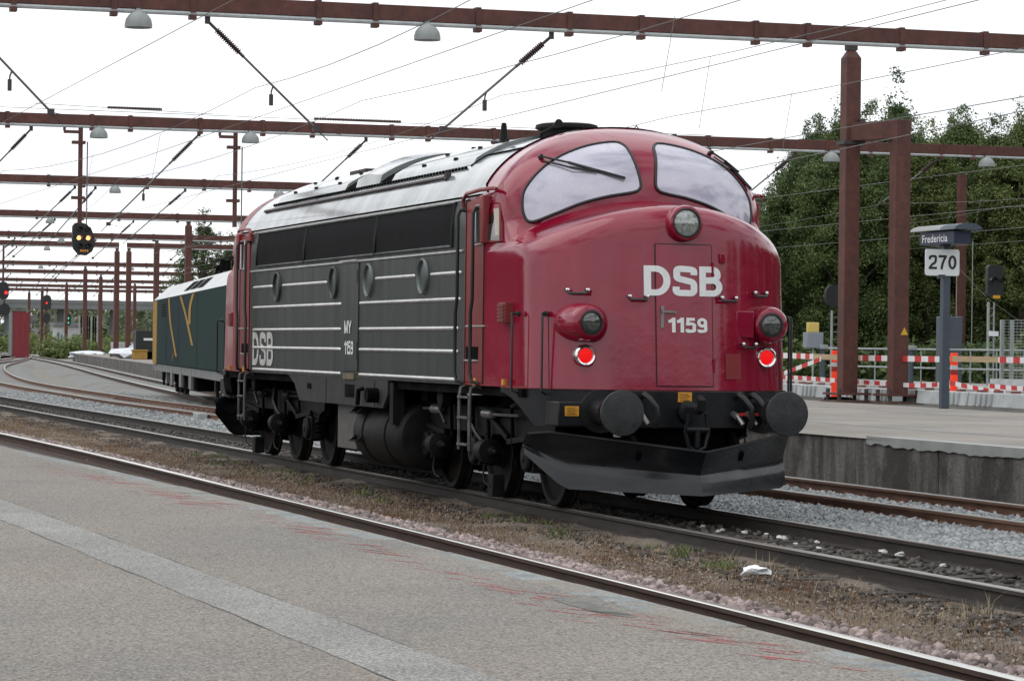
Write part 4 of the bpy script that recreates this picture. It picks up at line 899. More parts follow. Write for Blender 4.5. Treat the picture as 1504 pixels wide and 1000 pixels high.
        for q0, q1 in (((-2.2, .76), (-1.3, .68)), ((1.2, .66), (2.1, .74)), ((.3, .98), (1.2, .70))): MB().bar((xb + q0[0], s * 1.12, q0[1]), (xb + q1[0], s * 1.12, q1[1]), .03, .06).build('brake_lever', M_dark2, fr)
        for x in (xb - 1.9, xb + 1.95): MB().box(x - .14, x + .14, *sorted((s * 1.05, s * 1.22)), 1.03, 1.20).build('sand_box', M_dark, fr, bevel=.015)
        MB().lathe([(0, .11), (.03, .12), (.12, .12), (.13, .09)], (xb - .9, s * 1.18, 1.10), (0, s, 0), 18).build('pressure_valve', M_dark2, fr)
bogie(-4.3, True); bogie(-14.6, False)
# ================================================================== gantries, wires, signals
M_gan = mat('gantry_red_brown', (0.105, 0.034, 0.024), 0.65, grain=.25, gscale=5, vscale=1.8, vstretch=(1, 1, .4), col2=(0.070, 0.024, 0.018), bump=.1, bscale=40)
M_gcon = mat('conduit_grey', (0.42, 0.44, 0.44), 0.55, var=.12, vscale=4)
M_lamp = mat('lamp_grey', (0.25, 0.265, 0.26), 0.5, var=.08, vscale=5)
M_fit = mat('fittings_dark', (0.045, 0.04, 0.038), 0.6)
M_ins = mat('insulator_brown', (0.06, 0.032, 0.028), 0.25, coat=.5)
M_tubeg = mat('strut_steel', (0.14, 0.145, 0.14), 0.5, metal=.4)
M_wire = mat('wire', (0.16, 0.16, 0.155), 0.5, metal=.3)
ZB = 8.60
ORD = ['nearest', 'second nearest', 'third', 'fourth', 'fifth', 'sixth', 'seventh', 'eighth', 'ninth', 'tenth', 'eleventh', 'farthest']
def post_mesh(x, y, z0, z1, w_=.36, cap=True):
    m = MB(); h = w_ / 2
    m.box(x - h, x + h, y - h, y + h, z0, z1)
    if cap: m.add([(x - h, y - h, z1), (x + h, y - h, z1), (x + h, y + h, z1), (x - h, y + h, z1), (x - .06, y - .06, z1 + .22), (x + .06, y - .06, z1 + .22), (x + .06, y + .06, z1 + .22), (x - .06, y + .06, z1 + .22)], [(0, 1, 5, 4), (1, 2, 6, 5), (2, 3, 7, 6), (3, 0, 4, 7), (4, 5, 6, 7)])
    return m
def base_plate(t, x, y, z):
    b = MB().box(x - .42, x + .42, y - .42, y + .42, z + .16, z + .21).build('base_plate', M_gan, t)
    for i in (-1, 1):
        for j in (-1, 1): MB().cyl((x + i * .33, y + j * .33, z), (x + i * .33, y + j * .33, z + .30), .05, n=8).build('anchor_bolt', M_fit, b)
    MB().box(x - .46, x + .46, y - .46, y + .46, z - .02, z + .035).build('footing', mat('rusty_footing', (.10, .06, .045), .9, var=.3, vscale=6), b)
def gantry(i, x, spans, posts, label, clamp=2.1):
    t = thing('portal_gantry', label, 'gantry', (x, posts[0][0] if posts else spans[0][0], posts[0][1] if posts else ZB))
    for y0, y1 in spans:
        MB().box(x - .14, x + .14, y0, y1, ZB + .10, ZB + .435).build('girder', M_gan, t, bevel=.01 if i < 3 else 0)
        MB().cyl((x + .10, y0, ZB + .05), (x + .10, y1, ZB + .05), .05, n=8).build('conduit', M_gcon, t)
        y = math.ceil(y0 / clamp) * clamp; q = 0
        while y < y1:
            MB().box(x - .165, x + .165, y - .06, y + .06, ZB + .07, ZB + .465).box(x - .05, x + .20, y - .07, y + .07, ZB - .07, ZB + .02).build('clamp', M_gan, t)
            y += clamp * (1, .8, 1.3, .6, 1.1)[q % 5]; q += 1
    for y, z in posts:
        if z < 7:
            pm_ = post_mesh(x, y, z + .2, 8.32).build('post', M_gan, t, bevel=.012 if i < 3 else 0)
            MB().box(x - .10, x + .10, y - .12, y + .12, 8.5, ZB + .1).build('bearing', M_fit, t); base_plate(t, x, y, z)
    return t
g1 = gantry(0, -34.31, [(-14, 46)], [(16.44, ZQ)], 'nearest red-brown portal gantry, beam crossing the top of the picture on one thick post')
# side frame bolted to its post
fx_, fy_ = -33.11, 17.14
MB().box(fx_ - .18, fx_ + .18, fy_ - .18, fy_ + .18, ZQ + .2, 6.86).build('frame_post', M_gan, g1, bevel=.012)
MB().bar((-34.2, 16.5, 6.64), (fx_, fy_, 6.645), .345, .41).build('frame_arm', M_gan, g1, bevel=.012); base_plate(g1, fx_, fy_, ZQ)
MB().box(-34.55, -34.08, 16.2, 16.68, 6.36, 6.44).build('collar', M_fit, g1)
for dz in (6.40, 6.88): MB().cyl((-34.05, 16.62, dz - .06), (-34.05, 16.62, dz + .06), .07, n=8).build('frame_bolt', M_fit, g1)
MB().add([(fx_ + .184, fy_ - .02, 2.05), (fx_ + .184, fy_ + .18 - .02, 2.05), (fx_ + .184, fy_ + .07, 2.22)], [(0, 1, 2)]).build('warning_triangle', mat('warning_yellow', (.60, .36, .02), .5), g1, smooth=0)
g2 = gantry(1, -68.2, [(-4, 62)], [(18.5, ZQ), (45, -.1)], 'second nearest portal gantry, beam passing just above the locomotive roof with two hanging masts')
G = [(-104, [(-2, 60)], [(19.6, ZQ)]), (-140, [(0, 60)], [(21.2, ZQ), (47, 0)]), (-172.8, [(0, 70)], [(25.2, ZQ)]), (-191, [(4, 25.6), (26.2, 60)], [(25.46, ZQ), (26.35, ZQ)]),
     (-247, [(6, 80)], [(31.7, -.1), (58, 0)]), (-280, [(8, 80)], [(38.4, -.1)]), (-324, [(10, 90)], [(41.3, -.2), (49.5, -.2)]), (-360, [(12, 95)], [(43.4, -.2), (53, -.2)]), (-392, [(14, 100)], [(46, -.2), (56, -.2)])]
for i, (x, sp_, po) in enumerate(G):
    gantry(i + 2, x, sp_, po, f'{ORD[i + 2]} red-brown portal gantry counted away from the camera, spanning the yard at left', clamp=2.6)
# lamps
def yard_lamp(x, y, label, s_=1.0):
    t = thing('yard_lamp', label, 'lamp', (x, y, ZB - .1), 'lamps under the gantries')
    MB().lathe([(-.30 * s_, .29 * s_), (-.22 * s_, .29 * s_), (-.12 * s_, .265 * s_), (-.03 * s_, .20 * s_), (.03, .11 * s_), (.06, .06 * s_), (.10, .05 * s_)], (x, y, ZB - .02), (0, 0, 1), 22).build('lamp_shade', M_lamp, t, smooth=0.7)
    MB().box(x - .3, x + .02, y - .04, y + .04, ZB + .06, ZB + .12).build('lamp_arm', M_fit, t)
for y, l in ((.07, 'grey dome lamp under the nearest gantry beam near the top left corner'), (6.36, 'grey dome lamp under the nearest gantry beam above the locomotive roof')): yard_lamp(-34.0, y, l)
for y, l in ((4.6, 'grey dome lamp on the second gantry beside the left hanging mast'), (9.62, 'grey dome lamp on the second gantry beside the right hanging mast'), (25.3, 'grey dome lamp on the second gantry just right of the cab roof'), (30.35, 'grey dome lamp on the second gantry close to the thick post'), (36.35, 'grey dome lamp on the second gantry in front of the trees, far right')): yard_lamp(-67.9, y, l)
for i, (gx, ys_) in enumerate(((-103.7, (11.0, 18.5)), (-139.7, (13.2,)), (-172.5, (18.6,)), (-190.7, (20.2,)), (-246.7, (27.5, 36)))):
    for j, y in enumerate(ys_): yard_lamp(gx, y, f'small grey dome lamp under the {(ORD[2:7])[i]} gantry beam' + (', the left one' if len(ys_) > 1 and j == 0 else ', the right one' if j else ''), .9)
# struts with insulators
def strut(x, y0, y1, z1, label, z0=ZB - .08, r_=.028, hook=True):
    t = thing('catenary_strut', label, 'catenary strut', (x, y0, z0), 'insulated struts of the overhead line')
    A = Vector((x, y0, z0)); B = Vector((x, y1, z1)); dv = (B - A); L_ = dv.length; dv.normalize()
    MB().tube([A + dv * (L_ * .30), B], r_, 8).build('strut_tube', M_tubeg, t)
    MB().cyl(A + Vector((0, 0, .12)), A - Vector((0, 0, .06)), .06, n=8).cyl(A, A + dv * (L_ * .08), .035, n=8).build('hanger', M_fit, t)
    prof = [(L_ * .07, .03)]
    for k in range(14): u_ = L_ * (.08 + .21 * k / 14); st = L_ * .21 / 14; prof += [(u_, .035), (u_ + st * .4, .078), (u_ + st * .55, .078), (u_ + st * .95, .035)]
    prof += [(L_ * .30, .035), (L_ * .33, .035)]
    MB().lathe(prof, A, dv, 12).build('insulator', M_ins, t, smooth=0.4)
    if hook:
        P = A + dv * (L_ * .60); MB().tube([P, P + Vector((.05, -.05, -.12)), P + Vector((.05, -.05, -.20))], .02, 6).box(P.x, P.x + .08, P.y - .09, P.y - .01, P.z - .42, P.z - .18).build('wire_hook', M_fit, t)
    MB().box(B.x - .05, B.x + .05, B.y - .07, B.y + .07, B.z - .05, B.z + .07).tube([B, B + dv * .35], .015, 6).tube([B, B + Vector((.0, .55, -.10))], .008, 5).build('end_clamp', M_fit, t)
    return t
strut(-34.31, 1.6, 4.0, 6.30, 'long diagonal strut sloping down right from the nearest gantry, ribbed insulator at top left')
strut(-34.31, 9.28, 6.82, 6.39, 'diagonal strut sloping down left from the nearest gantry above the locomotive')
strut(-34.31, -3.75, -1.7, 6.47, 'diagonal strut entering from the left edge below the nearest gantry', z0=ZB - .06)
strut(-68.2, 2.45, .3, 6.2, 'strut on the second gantry leaving the picture at the left edge', hook=False)
strut(-68.2, 7.95, 5.0, 5.5, 'long strut on the second gantry sloping down left between the two hanging masts')
strut(-68.2, 13.62, 11.5, 6.5, 'strut on the second gantry ending above the locomotive roof', hook=False)
strut(-68.2, 29.1, 26.6, 6.5, 'strut on the second gantry in front of the trees beside the cab', hook=False)
strut(-68.2, 34.6, 32.4, 6.9, 'strut on the second gantry in front of the trees beyond the thick post', hook=False)
for y0, y1, l in ((9.24, 7.0, 'leftmost'), (10.16, 8.3, 'middle'), (14.23, 11.7, 'rightmost')): strut(-104, y0, y1, 6.3, f'{l} of three thin struts hanging from the third gantry', hook=False)
for gx, yy in ((-140, (13.5, 18.0, 22.5)), (-172.8, (15.5, 21, 28)), (-191, (18, 23)), (-247, (24.5, 29, 34)), (-280, (29, 34, 40)), (-324, (36, 43)), (-360, (40, 47))):
    for y0 in yy: strut(gx, y0, y0 - 2.3, 6.4, 'tiny strut hanging from one of the distant gantries', hook=False)
# wires
def wire(pts, label, r_=.008, group='overhead wires along the tracks', n=10):
    w_ = interp(pts, n); tag(MB().tube(w_, r_, 5).build('overhead_wire', M_wire, smooth=1), label, 'wire', group)
WL = 'one of the thin wires crossing in front of the trees at right'
SUP = [40, 2, -34.3, -68.2, -104, -140, -172.8]
def cat(ys, z, sag, r_=.008, x_end=-175, lab=WL):
    r_ *= .72
    pts = []
    for i in range(len(SUP) - 1):
        a, b = SUP[i], SUP[i + 1]
        if a <= x_end: break
        for k in range(8):
            t = k / 8; x = a + (b - a) * t; pts.append((x, ys(x), z - sag * 4 * t * (1 - t)))
    pts.append((x_end, ys(x_end), z)); tag(MB().tube(pts, r_, 5).build('overhead_wire', M_wire, smooth=1), lab, 'wire', 'overhead wires along the tracks')
lin = lambda P: (lambda x: float(np.interp(x, [p[0] for p in sorted(P)], [p[1] for p in sorted(P)])))
cat(lin([(40, -3.5), (-34, -3.75), (-68, -4.5)]), 5.62, .0, x_end=-68, lab='lowest wire over the nearest track, crossing the top left corner')
cat(lin([(40, .6), (2, .6), (-34.3, 2.65), (-68.2, 1.55), (-104, 2.5)]), 7.14, .42, .011, x_end=-104, lab='curved wire carried by the hook of the long left strut')
cat(lin([(40, -.2), (-34.3, .3), (-104, 0)]), 5.6, .0, x_end=-104, lab='straight wire over the red locomotive, mostly hidden')
cat(lin([(40, 5.2), (-34.3, 5.0), (-68.2, 5.3), (-140, 12)]), 6.95, .25, .010, x_end=-140, lab='wire crossing the sky just above the locomotive roof')
cat(lin([(40, 8.9), (2, 8.6), (-34.3, 8.15), (-68.2, 8.6), (-140, 17)]), 7.18, .30, .009, x_end=-140, lab='wire carried by the hook of the strut above the locomotive')
cat(lin([(40, 11.6), (-34.3, 12.1), (-68.2, 12.4), (-140, 20)]), 6.85, .10, .010, x_end=-140, lab='wire passing in front of the thick gantry post near its top')
cat(lin([(40, 4.0), (-34.3, 4.1), (-68.2, 4.6), (-140, 10.5)]), 5.6, .0, x_end=-140, lab='low wire over the rusty track, mostly hidden')
cat(lin([(40, 9.5), (-16, 11.5), (-34.3, 13.4), (-68.2, 15), (-140, 19.5)]), 5.62, .0, .011, x_end=-140, lab='lower wire passing the thick gantry post below its side arm')
for y, z, sg, r_ in ((15.3, 6.55, .0, .013), (17.8, 5.6, .0, .010), (25.2, 5.6, 0, .011), (31.2, 5.6, 0, .012), (31.6, 6.9, .4, .010), (36, 5.6, 0, .012), (36.3, 6.9, .4, .011)):
    cat(lin([(40, y - .8), (-34.3, y), (-140, y + 3)]), z, sg, r_, x_end=-140)
for (x, y, z0, z1) in ((-44, 2.35, 5.62, 6.75), (-52, 1.95, 5.62, 6.72), (-27, 12.0, 5.62, 6.83), (-15, 5.1, 5.62, 6.75), (-22, 8.35, 5.62, 6.9), (-50, 25.2, 5.6, 6.5), (-58, 31.3, 5.6, 6.6)):
    tag(MB().cyl((x, y - .2, z0), (x, y, z1 + .03), .005, n=5).build('dropper_wire', M_wire), 'short vertical dropper hanging between overhead wires', 'wire', 'droppers of the overhead line')
# span wires with long insulators just over the second gantry
for ya, yb, yi0, yi1, l in ((-4, 26, 11.8, 14.8, 'cross-span wire with long ribbed insulator over the second gantry above the locomotive'), (2.5, 8.4, 4.9, 6.7, 'short cross-span wire with insulator over the second gantry at left')):
    z = 9.22 if ya < 0 else 9.35
    t = thing('span_wire', l, 'wire', (-68.1, (ya + yb) / 2, z)); MB().cyl((-68.1, ya, z), (-68.1, yb, z - .15), .010, n=5).build('wire', M_wire, t)
    prof = []; N_ = 34
    for k in range(N_): u_ = (yi1 - yi0) * k / N_; st = (yi1 - yi0) / N_; prof += [(u_, .03), (u_ + st * .4, .055), (u_ + st * .6, .055), (u_ + st * .95, .03)]
    MB().lathe(prof, (-68.1, yi0, z - .05), (0, 1, 0), 8).build('insulator', M_ins, t, smooth=.4)
# hanging signal masts
M_sig = mat('signal_black', (.012, .013, .014), .5); M_amb = mat('amber_light', (.8, .35, .1), .3, emit=(1, .42, .16), estr=2.2); M_redl = mat('signal_red', (.6, .02, .02), .3, emit=(1, .03, .02), estr=2.0); M_grl = mat('signal_green', (.02, .5, .3), .3, emit=(.02, .75, .42), estr=1.2)
def board(x, y, z, w_, h_, d_=.14, rd=.45):
    pts = []
    for sx, sy, a0 in ((1, 1, 0), (-1, 1, 90), (-1, -1, 180), (1, -1, 270)):
        rr = min(w_, h_) * rd
        for k in range(7):
            a = math.radians(a0 + 90 * k / 6); pts.append((y + sx * (w_ / 2 - rr) + rr * math.cos(a), z + sy * (h_ / 2 - rr) + rr * math.sin(a)))
    return MB().prism(pts, 'x', x - d_, x)
def lamps(t, x, lst, r_=.075):
    for y, z, m_l in lst:
        MB().lathe([(0, r_), (.02, r_ * .8), (.03, .001)], (x + .002, y, z), (1, 0, 0), 14).build('signal_lamp', m_l, t)
        n = 8; MB().grid([[(x + q, y + r_ * 1.25 * math.cos(PI * k / n), z + r_ * 1.25 * math.sin(PI * k / n)) for k in range(n + 1)] for q in (0, .22)]).build('hood', M_sig, t, smooth=.8)
M_off = mat('lamp_unlit', (.02, .022, .024), .2)
def mast(y, zbot, label, x=-68.2, sig=True):
    t = thing('signal_mast' if sig else 'hanging_mast', label, 'signal' if sig else 'mast', (x, y, ZB))
    MB().cyl((x + .05, y, ZB + .02), (x + .05, y, zbot), .075, n=10).build('mast_tube', M_gan, t)
    MB().bar((x + .05, y - .55, ZB - .13), (x + .05, y + .02, ZB - .13), .09, .10).bar((x + .05, y - .53, ZB - .1), (x + .05, y - .53, ZB + .08), .08, .08).build('bracket', M_gan, t)
    MB().tube([(x + .08, y + .05, ZB - .45), (x + .08, y + .22, ZB - .45), (x + .08, y + .22, zbot - .1)], .022, 6).build('cable_pipe', M_tubeg, t)
    for z in (ZB - .47, zbot + (ZB - zbot) * .28): MB().box(x - .05, x + .15, y - .28, y + .15, z - .05, z + .05).build('clip', M_gan, t)
    return t
ms = mast(4.05, 5.45, 'black oval signal showing two amber lights, hung from the second gantry')
sh = MB().prism([(4.18 + a * .38, 5.0 + b * .54) for a, b in ((-.95, .75), (-.75, .95), (-.3, 1.0), (.25, .9), (.7, .55), (.95, .1), (.98, -.35), (.75, -.75), (.25, -1.0), (-.4, -.95), (-.85, -.6), (-.97, -.1))], 'x', -68.30, -68.08).build('signal_board', M_sig, ms, bevel=.02)
lamps(ms, -68.07, [(4.02, 5.03, M_amb), (4.32, 5.03, M_amb), (4.04, 5.30, M_off), (4.30, 5.30, M_off), (4.04, 4.76, M_off), (4.32, 4.76, M_off)])
for k in range(4): MB().box(-68.075, -68.07, 4.07 + k * .07, 4.12 + k * .07, 4.585, 4.645).build('number_plate_mark', mat('orange_marks_glow', (.6, .22, .02), .5, emit=(.8, .3, .02), estr=.25), ms)  # marks glow faintly to look brighter; they are not lamps
mast(9.17, 5.5, 'bare red-brown mast hung from the second gantry behind the locomotive cab', sig=False)
# distant signals
def far_signal(x, y, z, ztop, lst, label, w_=.75, h_=1.1, zb_=None):
    t = thing('rail_signal', label, 'signal', (x, y, z))
    board(x, y, z, w_, h_).build('signal_board', M_sig, t); lamps(t, x + .01, lst, .12)
    MB().cyl((x - .15, y, min(z, zb_ if zb_ is not None else z)), (x - .15, y, ztop), .08, n=8).build('signal_post', M_gan, t)
far_signal(-190.5, 17.0, 5.3, ZB, [(17.2, 5.15, M_redl)], 'signal showing a red light at the left edge, hung from a gantry', .8, 1.3)
far_signal(-190.5, 17.1, 3.9, 4.6, [], 'unlit black signal box under the red light at the left edge', .8, .9)
far_signal(-359, 43.9, 6.6, ZB, [(43.85, 6.55, M_redl)], 'far signal with a faint red light left of the hut', 1.1, 2.0, 6)
far_signal(-359, 43.9, 4.6, ZB, [], 'black box below the far faint red signal', .9, 1.3, 0)
far_signal(-340, 43.9, 4.3, 0, [(43.9, 4.45, M_grl), (43.9, 3.9, M_grl)], 'far signal showing a green light in front of the grey hut', .7, 1.5, 0)

# ================================================================== electric locomotive
M_green = mat('dark_green_paint', (.021, .043, .037), .85, spec=.08, vscale=.22, col2=(.021, .036, .043), detail=3)
M_yellow = mat('yellow_paint', (.36, .215, .06), .8, spec=.1, var=.1, vscale=2); M_eroof = mat('silver_roof', (.55, .56, .56), .4, metal=.1, var=.1, vscale=2); M_esill = mat('grey_sill', (.16, .16, .16), .6, var=.2, vscale=3)
x0, x1 = -72.6, -42.5
th = math.atan2(yat(PD, x0 + 5) - yat(PD, x1 - 4), (x0 + 5) - (x1 - 4)); ca, sa = math.cos(th), math.sin(th)
cx_, cy_ = (x0 + x1) / 2, (yat(PD, x0 + 5) + yat(PD, x1 - 4)) / 2
eg = thing('electric_locomotive', 'dark green electric locomotive with yellow end and stripes, half hidden behind the red one', 'locomotive', (cx_, cy_, 0))
if ca < 0: ca, sa = -ca, -sa
def egb(mb, name, ma, par=eg, **k):
    mb.v = [(cx_ + x * ca - y * sa, cy_ + x * sa + y * ca, z) for x, y, z in mb.v]; return mb.build(name, ma, par, **k)
HL = (x1 - x0) / 2 / ca
body = egb(MB().prism([(-1.5, .95), (-1.5, 3.08), (1.5, 3.08), (1.5, .95)], 'x', -HL + .35, HL - .35), 'body', M_green, bevel=.03)
egb(MB().prism([(-1.5, 3.09), (-1.0, 3.56), (1.0, 3.56), (1.5, 3.09)], 'x', -HL + .5, HL - .5), 'roof', M_eroof)
for e in (-1, 1): egb(MB().prism([(e * (HL - .36), .95), (e * (HL - .36), 3.08), (e * (HL - .75), 3.08 + .0), (e * (HL - .05), 2.0), (e * (HL - .02), .95)] if False else [(e * (HL - .34), .95), (e * (HL - .34), 3.08), (e * (HL - .20), 3.0), (e * (HL - .02), 2.05), (e * HL, .95)], 'y', -1.48, 1.48), 'cab_end', M_yellow, bevel=.03)
egb(MB().box(-HL + .36, -HL + 2.5, -1.512, -1.50, .95, 3.06), 'yellow_edge', M_yellow, body); pass
egb(MB().box(-HL + .12, -HL + .34, -1.492, -1.482, 2.15, 2.85), 'cab_window', M_pane, body)
def stripe(pts, wd):
    m = MB(); P = interp([(a, b) for a, b in pts], 6); m.grid([[(a - wd / 2, -1.513, b) for a, b in P], [(a + wd / 2, -1.513, b) for a, b in P]]); egb(m, 'yellow_stripe', M_yellow, body, smooth=0)
s0 = -HL
stripe([(s0 + 8.6, 3.06), (s0 + 9.4, 2.3), (s0 + 12.2, 1.25)], .75); stripe([(s0 + 13.8, 3.06), (s0 + 16.0, 2.5), (s0 + 18.8, 1.6)], .75); stripe([(s0 + 19.0, 3.06), (s0 + 17.8, 2.7), (s0 + 17.6, 2.2)], .9); stripe([(s0 + 10.2, 1.1), (s0 + 10.6, 1.2), (s0 + 11.0, 1.35)], .2)
for k in range(3): egb(MB().add([(s0 + 13.4 + k * 2.6, -1.39, 3.21), (s0 + 15.5 + k * 2.6, -1.39, 3.21), (s0 + 15.5 + k * 2.6, -1.09, 3.492), (s0 + 13.4 + k * 2.6, -1.09, 3.492)], [(0, 1, 2, 3)]), 'roof_grille', M_dark, body, smooth=0)
egb(MB().box(-HL + .3, HL - .3, -1.46, 1.46, .72, .945), 'sill', M_esill)
for a in (-HL - .25, HL + .25):
    for y in (-.875, .875): egb(MB().lathe([(0, .2), (.06, .2), (.08, .1), (.4, .1)], (a, y, 1.02), (1 if a < 0 else -1, 0, 0), 16), 'buffer', M_dark)
for bx in (-HL + 4.2, HL - 4.2):
    fr = egb(MB().box(bx - 2.9, bx + 2.9, -1.2, -1.08, .45, .8).box(bx - 2.9, bx + 2.9, 1.08, 1.2, .45, .8).box(bx - .4, bx + .4, -1.1, 1.1, .4, .75), 'bogie_frame', M_dark)
    for a in (-2.1, 0, 2.1):
        for y in (-.75, .75): egb(MB().lathe([(-.07, .5), (-.06, .56), (.0, .54), (.07, .53), (.07, .48), (.02, .45), (.02, .1)], (bx + a, y, .54), (0, 1 if y > 0 else -1, 0), 28), 'wheel', M_whl, fr)
        egb(MB().box(bx + a - .18, bx + a + .18, -1.28, -1.2, .38, .72), 'axle_box', M_dark2, fr); egb(MB().bar((bx + a + .5, -1.25, .85), (bx + a + .5, -1.25, .25), .08, .05), 'brake_hanger', M_dark2, fr)
    egb(MB().box(bx + 1.35, bx + 1.75, -1.38, -1.25, .35, .85), 'sand_box', M_esill, fr)
egb(MB().box(-3, 3, -1.3, 1.3, .3, .72), 'transformer', M_dark)
for a in (7.4, 13.0, 20.4): egb(MB().box(s0 + a - .04, s0 + a + .04, -1.503, -1.495, .97, 3.05), 'panel_seam', M_dark, body)
for k in range(5): egb(MB().box(s0 + 5.0, s0 + 7.0, -1.504, -1.49, 2.5 + k * .09, 2.55 + k * .09), 'louvre', M_dark, body)
for a in (9, 13, 17): egb(MB().box(s0 + a, s0 + a + .9, -1.47, -1.40, .35, .93), 'equipment_case', M_esill)
for k, (a, h) in enumerate(((s0 + 13.5, .35), (s0 + 15.2, .5), (s0 + 17.0, .45), (s0 + 19.2, .4), (s0 + 21.0, .5))):
    egb(MB().box(a - .5, a + .5, -.5, .5, 3.56, 3.56 + h * .45).cyl((a, -.4, 3.56), (a, -.4, 3.6 + h), .06, n=8).cyl((a + .4, -.4, 3.56), (a + .4, -.4, 3.6 + h), .06, n=8), 'roof_equipment', M_dark)
egb(MB().tube([(s0 + 13, -.5, 4.1), (s0 + 22, -.5, 4.1)], .03, 6).tube([(s0 + 13.5, -.5, 3.9), (s0 + 17, 0, 4.25), (s0 + 21.5, -.3, 4.15)], .025, 6), 'roof_bus_bar', M_dark)

# ================================================================== station sign, barrier, markers
M_navy = mat('sign_navy', (.012, .022, .055), .4); M_spost = mat('sign_post_blue_grey', (.05, .065, .085), .45, var=.1, vscale=4); M_signw = mat('sign_white', (.70, .73, .74), .4, var=.03, vscale=5)
sg = thing('station_sign', 'station name sign reading Fredericia over white distance board 270 on dark post', 'sign', (-27.7, 15.72, ZQ))
MB().box(-27.78, -27.62, 15.64, 15.80, ZQ, 3.95).build('sign_post', M_spost, sg, bevel=.01)
nb = MB().box(-28.5, -26.85, 15.50, 15.88, 3.88, 4.14).build('name_board', M_navy, sg, bevel=.01)
cap = []
for k in range(9): a = PI * k / 8; cap.append((15.70 - .31 * math.cos(a), 4.16 + .13 * math.sin(a)))
MB().prism(cap, 'x', -28.75, -27.3).build('sign_canopy', mat('canopy_grey', (.26, .27, .27), .45), sg, bevel=.01); MB().prism(cap, 'x', -27.29, -26.6).build('canopy_end', M_spost, sg)
text('station_name', 'Fredericia', lambda a, b: (-28.36 + 1.2 * a, 15.496, 3.925 + .16 * b), mat('sign_letters', (.75, .75, .75), .5), nb, bold=.01)
def rrect(y0, y1, z0, z1, rr):
    pts = []
    for cy, cz, a0 in ((y1 - rr, z1 - rr, 0), (y0 + rr, z1 - rr, 90), (y0 + rr, z0 + rr, 180), (y1 - rr, z0 + rr, 270)):
        for k in range(6): a = math.radians(a0 + 18 * k); pts.append((cy + rr * math.cos(a), cz + rr * math.sin(a)))
    return pts
bd = MB().prism(rrect(15.21, 15.97, 3.24, 3.78, .05), 'x', -27.60, -27.57).build('distance_board', M_signw, sg)
letters('distance_number', '270', lambda a, b, k: (-27.566 + .0006 * k, 15.28 + .62 * a, 3.37 + .29 * b), M_sig, bd, w=.17, gap=.12)
MB().box(-27.64, -27.57, 15.5, 15.66, 3.19, 3.26).build('board_clamp', M_spost, sg)
# concrete blocks
M_blk2 = mat('precast_concrete', (.40, .42, .42), .85, var=.12, vscale=3, bump=.2, bscale=30); bl = 0
BL = [('left end of the row, beside the buffer', -42.2, 18.35), ('behind the first orange marker', -39.5, 17.95), ('behind the thick gantry post', -36.8, 17.6), ('between the two gantry posts', -34.1, 17.55), ('right of the second gantry post', -31.4, 17.55), ('behind the station sign', -28.9, 17.5), ('right of the second orange marker', -26.4, 17.45), ('cut by the right picture edge', -23.9, 17.4)]
for i, (l, x, y) in enumerate(BL):
    t = thing('concrete_block', f'pale concrete block on the far platform, {l}', 'concrete block', (x, y, ZQ), 'concrete blocks along the platform')
    yb = y - .12 + .1 * (i % 2); m = MB(); L_ = 1.26
    m.prism([(yb - .05, ZQ), (yb + .30, ZQ), (yb + .26, ZQ + .31), (yb, ZQ + .31)], 'x', x - L_, x + L_); m.build('block', M_blk2, t, bevel=.02)
    for k in range(4):
        xx = x - .9 + k * .25 if i % 2 else x + .2 + k * .22
        MB().box(xx - .06, xx + .06, yb - .085, yb + .02, ZQ + .02, ZQ + .30).build('rib', M_blk2, t, bevel=.015)
    for k in range(3): MB().box(x - 1 + k * .8, x - .82 + k * .8, yb + .05, yb + .2, ZQ + .31, ZQ + .36).build('clip_insert', M_clip, t)
# planks with red-and-white tape
M_wood = mat('raw_plank', (.48, .36, .22), .7, vscale=4, vstretch=(.4, 3, 6), col2=(.36, .26, .15)); M_tw = mat('tape_white', (.72, .72, .72), .5, var=.06, vscale=9); M_tr = mat('tape_red', (.55, .04, .04), .5, var=.1, vscale=9)
def plank(p0, p1, bands, label):
    A, B = Vector(p0), Vector(p1); t = thing('barrier_plank', label, 'plank', p0, 'planks of the barrier'); dv = (B - A); L_ = dv.length; dv.normalize(); n_ = dv.cross(Vector((0, 0, 1))); 
    if n_.dot(CAM - A) < 0: n_ = -n_
    MB().bar(A, B, .03, .125).build('plank', M_wood, t)
    for a, b in bands:
        MB().bar(A + dv * a, A + dv * b, .036, .128).build('white_tape', M_tw, t); x = a + .06
        while x < b - .1: MB().bar(A + dv * x, A + dv * min(b, x + .24), .042, .130).build('red_band', M_tr, t); x += .50
plank((-40.0, 16.55, 1.56), (-35.3, 16.72, 1.52), [(1.2, 3.2)], 'raw plank partly taped, between the locomotive and the thick gantry post')
plank((-34.6, 16.85, 1.52), (-31.4, 17.50, 1.52), [(.1, 3.2)], 'taped plank between the thick gantry post and the sign post')
plank((-31.5, 17.58, 1.535), (-27.6, 18.12, 1.525), [(2.0, 3.5)], 'raw plank right of the sign with one taped stretch')
